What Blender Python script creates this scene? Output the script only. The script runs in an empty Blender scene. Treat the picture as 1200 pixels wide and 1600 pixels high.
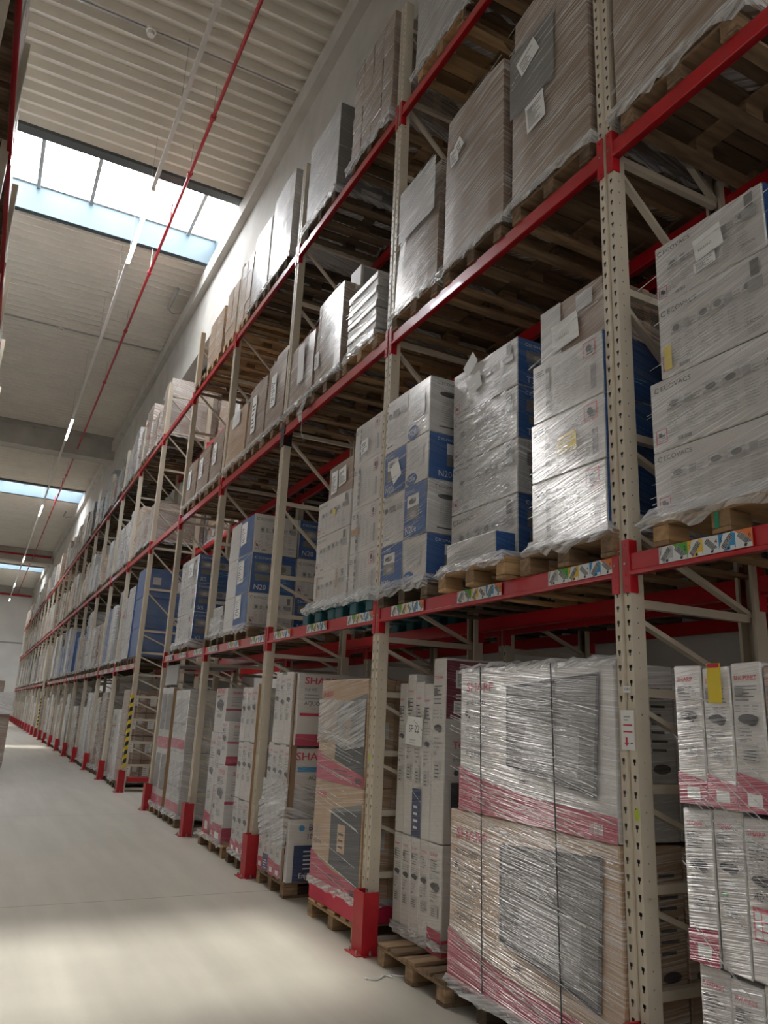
import bpy, bmesh, math, random
from mathutils import Matrix, Vector
SC = bpy.context.scene
COL = SC.collection
RND = random.Random(7)

# ------------------------------------------------------------------ camera
F_PX, YAW, PITCH, ROLL, CAMH = 1189.9, 0.47, 0.2617, 0.0438, 1.70
_f = Vector((math.sin(YAW)*math.cos(PITCH), math.cos(YAW)*math.cos(PITCH), math.sin(PITCH)))
_r = Vector((math.cos(YAW), -math.sin(YAW), 0))
_u = _r.cross(_f)
_r2 = _r*math.cos(ROLL)+_u*math.sin(ROLL)
_u2 = -_r*math.sin(ROLL)+_u*math.cos(ROLL)
cam_d = bpy.data.cameras.new('camera'); cam = bpy.data.objects.new('camera', cam_d); COL.objects.link(cam)
M = Matrix.Identity(4)
for i in range(3):
    M[i][0] = _r2[i]; M[i][1] = _u2[i]; M[i][2] = -_f[i]
M[2][3] = CAMH
cam.matrix_world = M
cam_d.sensor_fit = 'HORIZONTAL'; cam_d.sensor_width = 36.0; cam_d.lens = F_PX/1200*36; cam_d.clip_end = 300; cam_d.clip_start = 0.05
SC.camera = cam

# ------------------------------------------------------------------ world, sun, exposure
w = bpy.data.worlds.new('sky'); SC.world = w; w.use_nodes = True
wn = w.node_tree; wn.nodes.clear()
sky = wn.nodes.new('ShaderNodeTexSky'); sky.sky_type = 'NISHITA'; sky.sun_disc = False
sky.sun_elevation = math.radians(52); sky.sun_rotation = math.radians(0); sky.dust_density = 2.5; sky.air_density = 1.0
bgn = wn.nodes.new('ShaderNodeBackground'); bgn.inputs['Strength'].default_value = 2.4
mixw = wn.nodes.new('ShaderNodeMixRGB'); mixw.inputs[0].default_value = 0.72; mixw.inputs[2].default_value = (6.9, 6.8, 6.6, 1)
wo = wn.nodes.new('ShaderNodeOutputWorld')
wn.links.new(sky.outputs[0], mixw.inputs[1]); wn.links.new(mixw.outputs[0], bgn.inputs[0]); wn.links.new(bgn.outputs[0], wo.inputs[0])
sund = bpy.data.lights.new('sun', 'SUN'); sun = bpy.data.objects.new('sun', sund); COL.objects.link(sun)
sund.energy = 2.9; sund.angle = math.radians(3.0); sund.color = (1.0, 0.95, 0.84)
sun.rotation_euler = Vector((0.02, math.cos(math.radians(52)), math.sin(math.radians(52)))).to_track_quat('Z', 'Y').to_euler()
SC.view_settings.view_transform = 'Standard'; SC.view_settings.look = 'None'
SC.view_settings.gamma = 1; SC.view_settings.use_curve_mapping = False
SC.view_settings.exposure = 0.53
SC.cycles.transparent_max_bounces = 24
SC.cycles.max_bounces = 8; SC.cycles.diffuse_bounces = 6; SC.cycles.glossy_bounces = 3
SC.cycles.sample_clamp_indirect = 8
SC.cycles.use_denoising = True

CEIL = 12.5
XW = 3.6            # face of the long concrete girder above the racks
XL, XR, YB, YE = -6.0, 5.5, -16.0, 84.0
SKY = [(-10.6, -8.6), (14.6, 17.2), (42.0, 44.5), (69.2, 71.7)]  # first opening lies unseen behind the camera, added to brighten the near racks
for i, (a, b) in enumerate(SKY):     # daylight portals lying in the roof openings
    ld = bpy.data.lights.new('skylight_portal', 'AREA'); lo = bpy.data.objects.new('skylight_portal', ld); COL.objects.link(lo)
    ld.shape = 'RECTANGLE'; ld.size = XW-XL; ld.size_y = b-a; ld.cycles.is_portal = True
    lo.location = ((XW+XL)/2, (a+b)/2, CEIL+0.75)

# ------------------------------------------------------------------ materials
MATS = {}
def nodes(name):
    m = bpy.data.materials.new(name); m.use_nodes = True
    nt = m.node_tree; p = nt.nodes['Principled BSDF']
    MATS[name] = m
    return m, nt, p
def N(nt, t, **kw):
    n = nt.nodes.new(t)
    for k, v in kw.items():
        if k.startswith('i_'): n.inputs[k[2:].replace('_', ' ')].default_value = v
        else: setattr(n, k, v)
    return n
def plain(name, col, rough=0.5, metal=0.0, var=0.0, scale=6.0, bump=0.0, coat=0.0, emit=None, es=0.0, stretch=(1, 1, 1)):
    m, nt, p = nodes(name)
    p.inputs['Base Color'].default_value = (*col, 1); p.inputs['Roughness'].default_value = rough; p.inputs['Metallic'].default_value = metal
    p.inputs['Coat Weight'].default_value = coat
    if emit: p.inputs['Emission Color'].default_value = (*emit, 1); p.inputs['Emission Strength'].default_value = es
    if var or bump:
        tc = N(nt, 'ShaderNodeTexCoord'); mp = N(nt, 'ShaderNodeMapping'); mp.inputs['Scale'].default_value = stretch
        no = N(nt, 'ShaderNodeTexNoise'); no.inputs['Scale'].default_value = scale; no.inputs['Detail'].default_value = 6
        nt.links.new(tc.outputs['Object'], mp.inputs[0]); nt.links.new(mp.outputs[0], no.inputs['Vector'])
        if var:
            cr = N(nt, 'ShaderNodeValToRGB'); e = cr.color_ramp.elements
            e[0].position = 0.3; e[1].position = 0.7
            e[0].color = (*[c*(1-var) for c in col], 1); e[1].color = (*[min(1, c*(1+var)) for c in col], 1)
            nt.links.new(no.outputs['Fac'], cr.inputs[0]); nt.links.new(cr.outputs[0], p.inputs['Base Color'])
        if bump:
            b = N(nt, 'ShaderNodeBump'); b.inputs['Strength'].default_value = bump; b.inputs['Distance'].default_value = 0.01
            nt.links.new(no.outputs['Fac'], b.inputs['Height']); nt.links.new(b.outputs[0], p.inputs['Normal'])
    return m
def streaks(nt, tilt, fu, fv, detail=3.0, rough=0.55, low=False):
    """noise drawn out along the winding direction of the film"""
    tc = N(nt, 'ShaderNodeTexCoord'); oi = N(nt, 'ShaderNodeObjectInfo')
    d1 = N(nt, 'ShaderNodeVectorMath', operation='DOT_PRODUCT'); d1.inputs[1].default_value = (fu, fu*0.9, 0)
    d2 = N(nt, 'ShaderNodeVectorMath', operation='DOT_PRODUCT'); d2.inputs[1].default_value = (tilt*fv, tilt*fv, fv)
    mu = N(nt, 'ShaderNodeMath', operation='MULTIPLY'); mu.inputs[1].default_value = 90.0
    cb = N(nt, 'ShaderNodeCombineXYZ'); no = N(nt, 'ShaderNodeTexNoise')
    no.inputs['Scale'].default_value = 1.0; no.inputs['Detail'].default_value = detail; no.inputs['Roughness'].default_value = rough
    no.inputs['Distortion'].default_value = 0.35
    L = nt.links.new
    L(tc.outputs['Object'], d1.inputs[0]); L(tc.outputs['Object'], d2.inputs[0]); L(oi.outputs['Random'], mu.inputs[0])
    L(d1.outputs['Value'], cb.inputs[0]); L(d2.outputs['Value'], cb.inputs[1]); L(mu.outputs[0], cb.inputs[2]); L(cb.outputs[0], no.inputs['Vector'])
    return no
def film(name, col, amt=0.35, tilt=0.25, var=0.06, rough=0.5):
    """card or print under wound stretch film: milky streaks that also paint in glints, and a glossy, creased clear coat"""
    m, nt, p = nodes(name); L = nt.links.new
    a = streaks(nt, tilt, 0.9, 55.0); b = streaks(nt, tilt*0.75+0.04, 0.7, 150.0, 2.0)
    tcm = N(nt, 'ShaderNodeTexCoord'); mo = N(nt, 'ShaderNodeTexNoise'); mo.inputs['Scale'].default_value = 2.3; mo.inputs['Detail'].default_value = 2
    L(tcm.outputs['Object'], mo.inputs['Vector'])
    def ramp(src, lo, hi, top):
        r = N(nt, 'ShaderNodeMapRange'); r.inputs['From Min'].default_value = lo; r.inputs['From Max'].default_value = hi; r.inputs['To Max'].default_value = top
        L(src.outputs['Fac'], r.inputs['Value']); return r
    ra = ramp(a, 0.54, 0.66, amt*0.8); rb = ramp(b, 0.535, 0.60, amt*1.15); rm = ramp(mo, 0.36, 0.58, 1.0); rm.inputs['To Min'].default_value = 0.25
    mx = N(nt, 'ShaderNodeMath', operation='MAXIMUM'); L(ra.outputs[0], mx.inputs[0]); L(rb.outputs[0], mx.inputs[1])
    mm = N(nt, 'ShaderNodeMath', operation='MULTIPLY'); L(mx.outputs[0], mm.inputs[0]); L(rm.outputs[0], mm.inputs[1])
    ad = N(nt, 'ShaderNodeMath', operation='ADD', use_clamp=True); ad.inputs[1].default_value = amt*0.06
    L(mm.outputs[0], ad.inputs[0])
    tc = N(nt, 'ShaderNodeTexCoord'); no = N(nt, 'ShaderNodeTexNoise'); no.inputs['Scale'].default_value = 5
    L(tc.outputs['Object'], no.inputs['Vector'])
    c2 = N(nt, 'ShaderNodeValToRGB'); e = c2.color_ramp.elements
    e[0].color = (*[c*(1-var) for c in col], 1); e[1].color = (*[min(1, c*(1+var)) for c in col], 1); L(no.outputs['Fac'], c2.inputs[0])
    mix = N(nt, 'ShaderNodeMixRGB'); mix.inputs[2].default_value = (0.90, 0.90, 0.91, 1)  # near-white streak colour: film haze plus painted highlights
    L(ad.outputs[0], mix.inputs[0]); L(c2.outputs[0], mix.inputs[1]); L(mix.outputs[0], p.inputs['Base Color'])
    p.inputs['Roughness'].default_value = rough
    if amt > 0.01:
        p.inputs['Coat Weight'].default_value = min(1, 0.5+amt); p.inputs['Coat Roughness'].default_value = 0.17; p.inputs['Coat IOR'].default_value = 2.1
        sm = N(nt, 'ShaderNodeMath', operation='ADD'); L(a.outputs['Fac'], sm.inputs[0]); L(b.outputs['Fac'], sm.inputs[1])
        bp = N(nt, 'ShaderNodeBump'); bp.inputs['Strength'].default_value = 1.0; bp.inputs['Distance'].default_value = 0.016
        L(sm.outputs[0], bp.inputs['Height']); L(bp.outputs[0], p.inputs['Coat Normal'])
    return m
COLS = {'white': (0.62, 0.595, 0.57), 'brown': (0.25, 0.158, 0.098), 'blue': (0.003, 0.072, 0.27), 'red': (0.55, 0.02, 0.06),
        'ink': (0.05, 0.05, 0.055), 'grey': (0.30, 0.30, 0.30), 'photo': (0.16, 0.155, 0.15), 'lite': (0.80, 0.80, 0.79),
        'pale': (0.46, 0.45, 0.44), 'yellow': (0.72, 0.55, 0.04), 'navy': (0.012, 0.035, 0.13), 'maroon': (0.16, 0.01, 0.03), 'tv': (0.035, 0.037, 0.045),
        'sky': (0.05, 0.30, 0.62), 'kraft': (0.43, 0.27, 0.145), 'teal': (0.0, 0.10, 0.12), 'pink': (0.44, 0.03, 0.08), 'green': (0.05, 0.35, 0.08)}
CM = {}
def cm(c, lvl):
    """colour c under film level: n none, l light, h heavy"""
    k = c+'_'+lvl
    if k not in CM:
        pale_c = c in ('white', 'pale', 'lite', 'brown', 'kraft')
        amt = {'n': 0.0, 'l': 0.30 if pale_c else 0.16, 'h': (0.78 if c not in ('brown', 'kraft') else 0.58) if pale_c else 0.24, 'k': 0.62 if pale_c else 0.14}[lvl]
        if c == 'blue': amt *= 0.45
        if c in ('ink', 'tv', 'photo'): amt *= 0.6
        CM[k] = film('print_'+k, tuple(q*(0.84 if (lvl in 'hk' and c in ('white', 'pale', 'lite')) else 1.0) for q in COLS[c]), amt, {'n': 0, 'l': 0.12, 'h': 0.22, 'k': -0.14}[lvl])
    return CM[k]
m_cream = plain('cream_steel', (0.62, 0.55, 0.44), 0.42, var=0.05, scale=3)
m_red = plain('red_enamel', (0.46, 0.008, 0.016), 0.30, coat=0.35, var=0.10, scale=5)
m_redmat = plain('red_guard_steel', (0.42, 0.012, 0.02), 0.45, var=0.12, scale=9)
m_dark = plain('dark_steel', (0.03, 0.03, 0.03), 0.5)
m_zinc = plain('zinc_steel', (0.45, 0.45, 0.44), 0.35, metal=0.8)
m_wood = plain('pallet_wood', (0.19, 0.12, 0.066), 0.8, var=0.38, scale=3.2, bump=0.4, stretch=(1, 7, 9))
m_wood2 = plain('fresh_pallet_wood', (0.36, 0.225, 0.11), 0.75, var=0.22, scale=3.2, bump=0.3, stretch=(1, 7, 9))
m_wood3 = plain('weathered_pallet_wood', (0.11, 0.078, 0.048), 0.85, var=0.4, scale=3.2, bump=0.4, stretch=(1, 7, 9))
for _m in (m_wood, m_wood2, m_wood3):      # boards differ from one another
    _nt = _m.node_tree; _p = _nt.nodes['Principled BSDF']; _lk = _p.inputs['Base Color'].links[0].from_socket
    _oi = N(_nt, 'ShaderNodeObjectInfo'); _mr = N(_nt, 'ShaderNodeMapRange'); _mr.inputs['To Min'].default_value = 0.55; _mr.inputs['To Max'].default_value = 1.55
    _nt.links.new(_oi.outputs['Random'], _mr.inputs['Value']); _vm = N(_nt, 'ShaderNodeVectorMath', operation='SCALE')
    _nt.links.new(_lk, _vm.inputs[0]); _nt.links.new(_mr.outputs[0], _vm.inputs['Scale']); _nt.links.new(_vm.outputs[0], _p.inputs['Base Color'])
m_teal = plain('teal_plastic', (0.015, 0.10, 0.12), 0.4)
m_paper = plain('paper', (0.78, 0.78, 0.77), 0.6)
m_deck = plain('roof_deck_steel', (0.76, 0.72, 0.64), 0.45, var=0.05, scale=1.2)
m_conc = plain('concrete', (0.46, 0.44, 0.40), 0.8, var=0.12, scale=1.6)
m_wall = plain('white_plaster', (0.80, 0.785, 0.76), 0.75, var=0.06, scale=0.7)
m_gasket = plain('dark_flashing', (0.06, 0.07, 0.07), 0.5)
m_curb = plain('blue_grey_curb_sheet', (0.07, 0.108, 0.132), 0.45, var=0.05, scale=2)
m_alu = plain('white_aluminium', (0.72, 0.70, 0.66), 0.4)
m_lamp = plain('lit_lamp_diffuser', (0.9, 0.9, 0.85), 0.4, emit=(1, 0.97, 0.88), es=9.0)
m_pipe = plain('red_pipe_paint', (0.42, 0.012, 0.02), 0.4)
m_black = plain('black_plastic', (0.02, 0.02, 0.02), 0.35)
m_yel = plain('yellow_tape', (0.80, 0.60, 0.02), 0.5)
m_greyplate = plain('grey_panel', (0.40, 0.40, 0.39), 0.6)

def floor_material():
    m, nt, p = nodes('polished_concrete_floor'); L = nt.links.new
    tc = N(nt, 'ShaderNodeTexCoord')
    n1 = N(nt, 'ShaderNodeTexNoise'); n1.inputs['Scale'].default_value = 0.9; n1.inputs['Detail'].default_value = 9; n1.inputs['Roughness'].default_value = 0.62
    mp = N(nt, 'ShaderNodeMapping'); mp.inputs['Scale'].default_value = (2.2, 0.22, 1)
    n2 = N(nt, 'ShaderNodeTexNoise'); n2.inputs['Scale'].default_value = 2.0; n2.inputs['Detail'].default_value = 5
    L(tc.outputs['Object'], n1.inputs['Vector']); L(tc.outputs['Object'], mp.inputs[0]); L(mp.outputs[0], n2.inputs['Vector'])
    ad = N(nt, 'ShaderNodeMath', operation='ADD'); L(n1.outputs['Fac'], ad.inputs[0]); L(n2.outputs['Fac'], ad.inputs[1])
    cr = N(nt, 'ShaderNodeValToRGB'); e = cr.color_ramp.elements; e[0].position = 0.35; e[1].position = 0.65
    e[0].color = (0.44, 0.415, 0.36, 1); e[1].color = (0.56, 0.53, 0.465, 1)
    hf = N(nt, 'ShaderNodeMath', operation='MULTIPLY'); hf.inputs[1].default_value = 0.5; L(ad.outputs[0], hf.inputs[0]); L(hf.outputs[0], cr.inputs[0])
    sp = N(nt, 'ShaderNodeSeparateXYZ'); L(tc.outputs['Object'], sp.inputs[0])
    a = N(nt, 'ShaderNodeMath', operation='ADD'); a.inputs[1].default_value = 50*5.77-1.97; L(sp.outputs[1], a.inputs[0])
    md = N(nt, 'ShaderNodeMath', operation='MODULO'); md.inputs[1].default_value = 5.77; L(a.outputs[0], md.inputs[0])
    lt = N(nt, 'ShaderNodeMath', operation='LESS_THAN'); lt.inputs[1].default_value = 0.014; L(md.outputs[0], lt.inputs[0])
    mx = N(nt, 'ShaderNodeMixRGB'); mx.inputs[2].default_value = (0.20, 0.19, 0.17, 1); L(lt.outputs[0], mx.inputs[0]); L(cr.outputs[0], mx.inputs[1])
    L(mx.outputs[0], p.inputs['Base Color'])
    rr = N(nt, 'ShaderNodeMapRange'); rr.inputs['To Min'].default_value = 0.28; rr.inputs['To Max'].default_value = 0.5; L(n1.outputs['Fac'], rr.inputs[0]); L(rr.outputs[0], p.inputs['Roughness'])
    return m
m_floor = floor_material()
def glass_material():
    m, nt, p = nodes('clear_glazing'); nt.nodes.remove(p); L = nt.links.new
    t = N(nt, 'ShaderNodeBsdfTransparent'); t.inputs[0].default_value = (0.93, 0.95, 0.96, 1)
    g = N(nt, 'ShaderNodeBsdfGlossy'); g.inputs['Roughness'].default_value = 0.05
    x = N(nt, 'ShaderNodeMixShader'); x.inputs[0].default_value = 0.06
    L(t.outputs[0], x.inputs[1]); L(g.outputs[0], x.inputs[2]); L(x.outputs[0], nt.nodes['Material Output'].inputs[0])
    return m
m_glass = glass_material()
def loose_film(name, opac, tilt):
    m, nt, p = nodes(name); L = nt.links.new
    a = streaks(nt, tilt, 2.5, 45.0, 4)
    p.inputs['Base Color'].default_value = (0.80, 0.81, 0.82, 1); p.inputs['Roughness'].default_value = 0.16
    p.inputs['Specular IOR Level'].default_value = 0.8
    bp = N(nt, 'ShaderNodeBump'); bp.inputs['Strength'].default_value = 1.0; bp.inputs['Distance'].default_value = 0.02
    L(a.outputs['Fac'], bp.inputs['Height']); L(bp.outputs[0], p.inputs['Normal'])
    t = N(nt, 'ShaderNodeBsdfTransparent'); x = N(nt, 'ShaderNodeMixShader')
    cr = N(nt, 'ShaderNodeValToRGB'); e = cr.color_ramp.elements; e[0].position = 0.38; e[1].position = 0.66
    e[0].color = (opac*0.45,)*3+(1,); e[1].color = (min(1, opac*1.5),)*3+(1,)
    L(a.outputs['Fac'], cr.inputs[0]); L(cr.outputs[0], x.inputs[0]); L(t.outputs[0], x.inputs[1]); L(p.outputs[0], x.inputs[2])
    L(x.outputs[0], nt.nodes['Material Output'].inputs[0])
    return m
m_film = loose_film('stretch_film', 0.55, 0.3)
m_filmth = loose_film('stretch_film_rope', 0.9, 0.0)

# ------------------------------------------------------------------ mesh builder
class MB:
    def __init__(s): s.v = []; s.f = []; s.mi = []; s.mats = []
    def mid(s, m):
        if m not in s.mats: s.mats.append(m)
        return s.mats.index(m)
    def poly(s, pts, m):
        b = len(s.v); s.v += [tuple(p) for p in pts]; s.f.append(tuple(range(b, b+len(pts)))); s.mi.append(s.mid(m))
    def mesh(s, vs, fs, m):
        b = len(s.v); s.v += [tuple(p) for p in vs]; k = s.mid(m)
        for f in fs: s.f.append(tuple(b+i for i in f)); s.mi.append(k)
    def box(s, x0, x1, y0, y1, z0, z1, m, T=None):
        vs = [Vector((x, y, z)) for x in (x0, x1) for y in (y0, y1) for z in (z0, z1)]
        if T: vs = [T @ v for v in vs]
        s.mesh(vs, [(0, 1, 3, 2), (4, 6, 7, 5), (0, 4, 5, 1), (2, 3, 7, 6), (0, 2, 6, 4), (1, 5, 7, 3)], m)
    def cbox(s, x0, x1, y0, y1, z0, z1, m, c=0.006, jit=0.0, rnd=None, T=None):
        """box with chamfered edges and slightly uneven corners"""
        X, Y, Z = (x0, x1), (y0, y1), (z0, z1); vs = []; idx = {}
        for i in (0, 1):
            for j in (0, 1):
                for k in (0, 1):
                    d = Vector([(rnd.uniform(-jit, jit) if rnd else 0) for _ in range(3)])
                    si, sj, sk = (1 if i == 0 else -1), (1 if j == 0 else -1), (1 if k == 0 else -1)
                    for a in range(3):
                        p = Vector((X[i], Y[j], Z[k]))
                        if a != 0: p.x += si*c
                        if a != 1: p.y += sj*c
                        if a != 2: p.z += sk*c
                        idx[(i, j, k, a)] = len(vs); vs.append(p+d)
        if T: vs = [T @ v for v in vs]
        g = lambda i, j, k, a: idx[(i, j, k, a)]
        fs = []
        for i in (0, 1):
            fs.append([g(i, 0, 0, 0), g(i, 0, 1, 0), g(i, 1, 1, 0), g(i, 1, 0, 0)])
            fs.append([g(0, i, 0, 1), g(1, i, 0, 1), g(1, i, 1, 1), g(0, i, 1, 1)])
            fs.append([g(0, 0, i, 2), g(0, 1, i, 2), g(1, 1, i, 2), g(1, 0, i, 2)])
        for j in (0, 1):
            for k in (0, 1):
                fs.append([g(0, j, k, 1), g(1, j, k, 1), g(1, j, k, 2), g(0, j, k, 2)])
                fs.append([g(j, 0, k, 0), g(j, 1, k, 0), g(j, 1, k, 2), g(j, 0, k, 2)])
                fs.append([g(j, k, 0, 0), g(j, k, 1, 0), g(j, k, 1, 1), g(j, k, 0, 1)])
        for i in (0, 1):
            for j in (0, 1):
                for k in (0, 1): fs.append([g(i, j, k, 0), g(i, j, k, 1), g(i, j, k, 2)])
        # orient outward
        cc = sum(vs, Vector())/len(vs); out = []
        for f in fs:
            n = (vs[f[1]]-vs[f[0]]).cross(vs[f[2]]-vs[f[0]]); mc = sum((vs[q] for q in f), Vector())/len(f)
            out.append(f if n.dot(mc-cc) > 0 else f[::-1])
        s.mesh(vs, out, m)
    def bar(s, a, b, wd, ht, m, up=(0, 0, 1)):
        a, b = Vector(a), Vector(b); d = (b-a).normalized(); up = Vector(up)
        if abs(d.dot(up)) > 0.98: up = Vector((1, 0, 0))
        r = d.cross(up).normalized(); u = r.cross(d).normalized()
        vs = []
        for p in (a, b):
            for i, j in ((-1, -1), (1, -1), (1, 1), (-1, 1)): vs.append(p+r*i*wd/2+u*j*ht/2)
        s.mesh(vs, [(3, 2, 1, 0), (4, 5, 6, 7), (0, 1, 5, 4), (1, 2, 6, 5), (2, 3, 7, 6), (3, 0, 4, 7)], m)
    def tube(s, pts, r, m, n=8, cap=True):
        pts = [Vector(p) for p in pts]; rings = []
        for i, p in enumerate(pts):
            d = (pts[min(i+1, len(pts)-1)]-pts[max(i-1, 0)]).normalized()
            up = Vector((0, 0, 1)) if abs(d.z) < 0.95 else Vector((1, 0, 0))
            a = d.cross(up).normalized(); b = a.cross(d)
            rings.append([p+(a*math.cos(t*2*math.pi/n)+b*math.sin(t*2*math.pi/n))*r for t in range(n)])
        vs = [v for rg in rings for v in rg]; fs = []
        for i in range(len(rings)-1):
            for t in range(n): fs.append((i*n+t, i*n+(t+1) % n, (i+1)*n+(t+1) % n, (i+1)*n+t))
        if cap: fs.append(tuple(range(n))[::-1]); fs.append(tuple(range((len(rings)-1)*n, len(rings)*n)))
        s.mesh(vs, fs, m)
    def build(s, name, parent=None, loc=None, smooth=False):
        me = bpy.data.meshes.new(name); me.from_pydata(s.v, [], s.f)
        for m in s.mats: me.materials.append(m)
        me.polygons.foreach_set('material_index', s.mi)
        if smooth: me.polygons.foreach_set('use_smooth', [True]*len(s.f))
        me.update()
        o = bpy.data.objects.new(name, me); COL.objects.link(o)
        if loc: o.location = loc
        if parent: o.parent = parent
        return o
def tag(o, label, cat, group=None, kind=None):
    if label: o['label'] = label
    if cat: o['category'] = cat
    if group: o['group'] = group
    if kind: o['kind'] = kind
    return o
def empty(name, loc, label, cat, group=None):
    o = bpy.data.objects.new(name, None); o.empty_display_size = 0.1; COL.objects.link(o); o.location = loc
    return tag(o, label, cat, group)
def struct(o): o['kind'] = 'structure'; return o
def copy_tree(root, loc, label, group=None):
    r = root.copy(); COL.objects.link(r); r.location = loc; r['label'] = label
    if group: r['group'] = group
    for ch in list(root.children):
        c = ch.copy(); COL.objects.link(c); c.parent = r
        for g in list(ch.children):
            d = g.copy(); COL.objects.link(d); d.parent = c
    return r
ORD = ['zeroth', 'first', 'second', 'third', 'fourth', 'fifth', 'sixth', 'seventh', 'eighth', 'ninth', 'tenth', 'eleventh', 'twelfth', 'thirteenth', 'fourteenth',
       'fifteenth', 'sixteenth', 'seventeenth', 'eighteenth', 'nineteenth', 'twentieth', 'twenty-first', 'twenty-second', 'twenty-third', 'twenty-fourth',
       'twenty-fifth', 'twenty-sixth', 'twenty-seventh', 'twenty-eighth', 'twenty-ninth']

TXT = {}
def text_geo(st):
    """outline letters of cap height 1 with the built-in font"""
    if st not in TXT:
        cu = bpy.data.curves.new('t', 'FONT'); cu.body = st; cu.size = 1.0; cu.resolution_u = 2
        ob = bpy.data.objects.new('t', cu); me = bpy.data.meshes.new_from_object(ob)
        vs = [(v.co.x, v.co.y) for v in me.vertices]; fs = [tuple(p.vertices) for p in me.polygons]
        bpy.data.objects.remove(ob); bpy.data.curves.remove(cu); bpy.data.meshes.remove(me)
        k = 1/0.70; wd = max([v[0] for v in vs] or [0])*k
        TXT[st] = ([(x*k, y*k) for x, y in vs], fs, wd)
    return TXT[st]

class Face:
    """a printable face: origin at lower left, u to the right, v up"""
    def __init__(s, mb, o, u, v, w, h, lvl='l', off=0.0012):
        s.mb, s.o, s.u, s.v, s.w, s.h, s.lvl = mb, Vector(o), Vector(u), Vector(v), w, h, lvl
        s.n = s.u.cross(s.v).normalized(); s.k = off
    def P(s, a, b): return s.o+s.u*a+s.v*b+s.n*s.k
    def rect(s, a0, b0, a1, b1, c):
        s.k += 0.00004
        s.mb.poly([s.P(a0, b0), s.P(a1, b0), s.P(a1, b1), s.P(a0, b1)], cm(c, s.lvl) if isinstance(c, str) else c)
    def poly(s, pts, c):
        s.k += 0.00004
        s.mb.poly([s.P(a, b) for a, b in pts], cm(c, s.lvl) if isinstance(c, str) else c)
    def disc(s, a, b, r, c, ry=None, n=12):
        ry = ry or r; s.poly([(a+r*math.cos(t*2*math.pi/n), b+ry*math.sin(t*2*math.pi/n)) for t in range(n)], c)
    def ring(s, a, b, r, c, t=0.25, n=14, a0=0, a1=1):
        for i in range(n):
            q0, q1 = (a0+(a1-a0)*i/n)*2*math.pi, (a0+(a1-a0)*(i+1)/n)*2*math.pi
            s.poly([(a+r*math.cos(q0), b+r*math.sin(q0)), (a+r*math.cos(q1), b+r*math.sin(q1)), (a+r*(1-t)*math.cos(q1), b+r*(1-t)*math.sin(q1)), (a+r*(1-t)*math.cos(q0), b+r*(1-t)*math.sin(q0))], c)
    def text(s, st, a, b, h, c, fit=None, bold=0.0, rot=0.0, spread=1.0):
        vs, fs, wd = text_geo(st); k = h; kx = h*spread
        if fit and wd*kx > fit: kx = fit/wd
        m = cm(c, s.lvl) if isinstance(c, str) else c
        ca, sa = math.cos(rot), math.sin(rot); s.k += 0.00004
        for dx in ((0, bold*h) if bold else (0,)):
            s.mb.mesh([s.P(a+(x*kx+dx)*ca-y*k*sa, b+(x*kx+dx)*sa+y*k*ca) for x, y in vs], fs, m); s.k += 0.00003
    def lines(s, a0, b0, a1, b1, n, c, rnd, th=0.35):
        d = (b1-b0)/n
        for i in range(n):
            y = b1-(i+1)*d; x = a0+(a1-a0)*rnd.uniform(0.55, 1.0)
            s.rect(a0, y, x, y+d*th, c)
    def bars(s, a0, b0, a1, b1, c, rnd, T=None):
        x = a0
        while x < a1-0.001:
            wd = (a1-a0)*rnd.uniform(0.012, 0.05); s.rect(x, b0, min(x+wd, a1), b1, c); x += wd+(a1-a0)*rnd.uniform(0.015, 0.05)

# ------------------------------------------------------------------ art for the cartons
def logo_e(F, a, b, h, c, fit=None):
    F.ring(a+h*0.6, b+h*0.5, h*0.6, c, 0.3, 12, 0.08, 0.88); F.text('ECOVACS', a+h*1.5, b, h, c, fit=fit, spread=1.15)
def art_eco_white(F, rnd, big=False):
    w, h = F.w, F.h
    logo_e(F, w*0.04, h*0.83, h*0.07, 'ink', fit=w*0.28)
    for i in range(6):
        a = w*(0.13+i*0.13); yy = h*(0.52+0.01*i)
        if i in (1, 4): F.rect(a, yy, a+w*0.05, yy+h*0.12, 'grey'); F.lines(a+w*0.055, yy, a+w*0.12, yy+h*0.12, 3, 'grey', rnd)
        else:
            F.rect(a, yy, a+w*0.105, yy+h*0.15, 'pale'); F.disc(a+w*0.052, yy+h*0.075, w*0.036, 'photo', h*0.045); F.rect(a, yy, a+w*0.105, yy+h*0.02, 'grey')
        F.lines(a, h*0.16, a+w*0.10, yy-h*0.03, 9, 'grey', rnd, 0.22)
    F.rect(w*0.86, h*0.72, w*0.93, h*0.92, 'photo'); F.rect(w*0.83, h*0.55, w*0.95, h*0.69, 'grey')
    x0, y0 = w*0.04, h*0.08
    for q in ((0, 0, 0.085, 0.012), (0, 0.19, 0.085, 0.202), (0, 0, 0.008, 0.2), (0.077, 0, 0.085, 0.2)):
        F.rect(x0+w*q[0], y0+h*q[1], x0+w*q[2], y0+h*q[3], 'pink')
    F.rect(x0+w*0.02, y0+h*0.08, x0+w*0.045, y0+h*0.15, 'ink'); F.rect(x0+w*0.04, y0+h*0.07, x0+w*0.065, y0+h*0.12, 'ink')
    F.lines(x0+w*0.015, y0+h*0.02, x0+w*0.07, y0+h*0.055, 2, 'grey', rnd)
    F.text('CAUTION', w*0.80, h*0.17, h*0.035, 'ink', fit=w*0.13); F.lines(w*0.80, h*0.05, w*0.95, h*0.14, 3, 'grey', rnd, 0.3)
    F.bars(w*0.2, h*0.05, w*0.3, h*0.1, 'ink', rnd)
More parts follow.
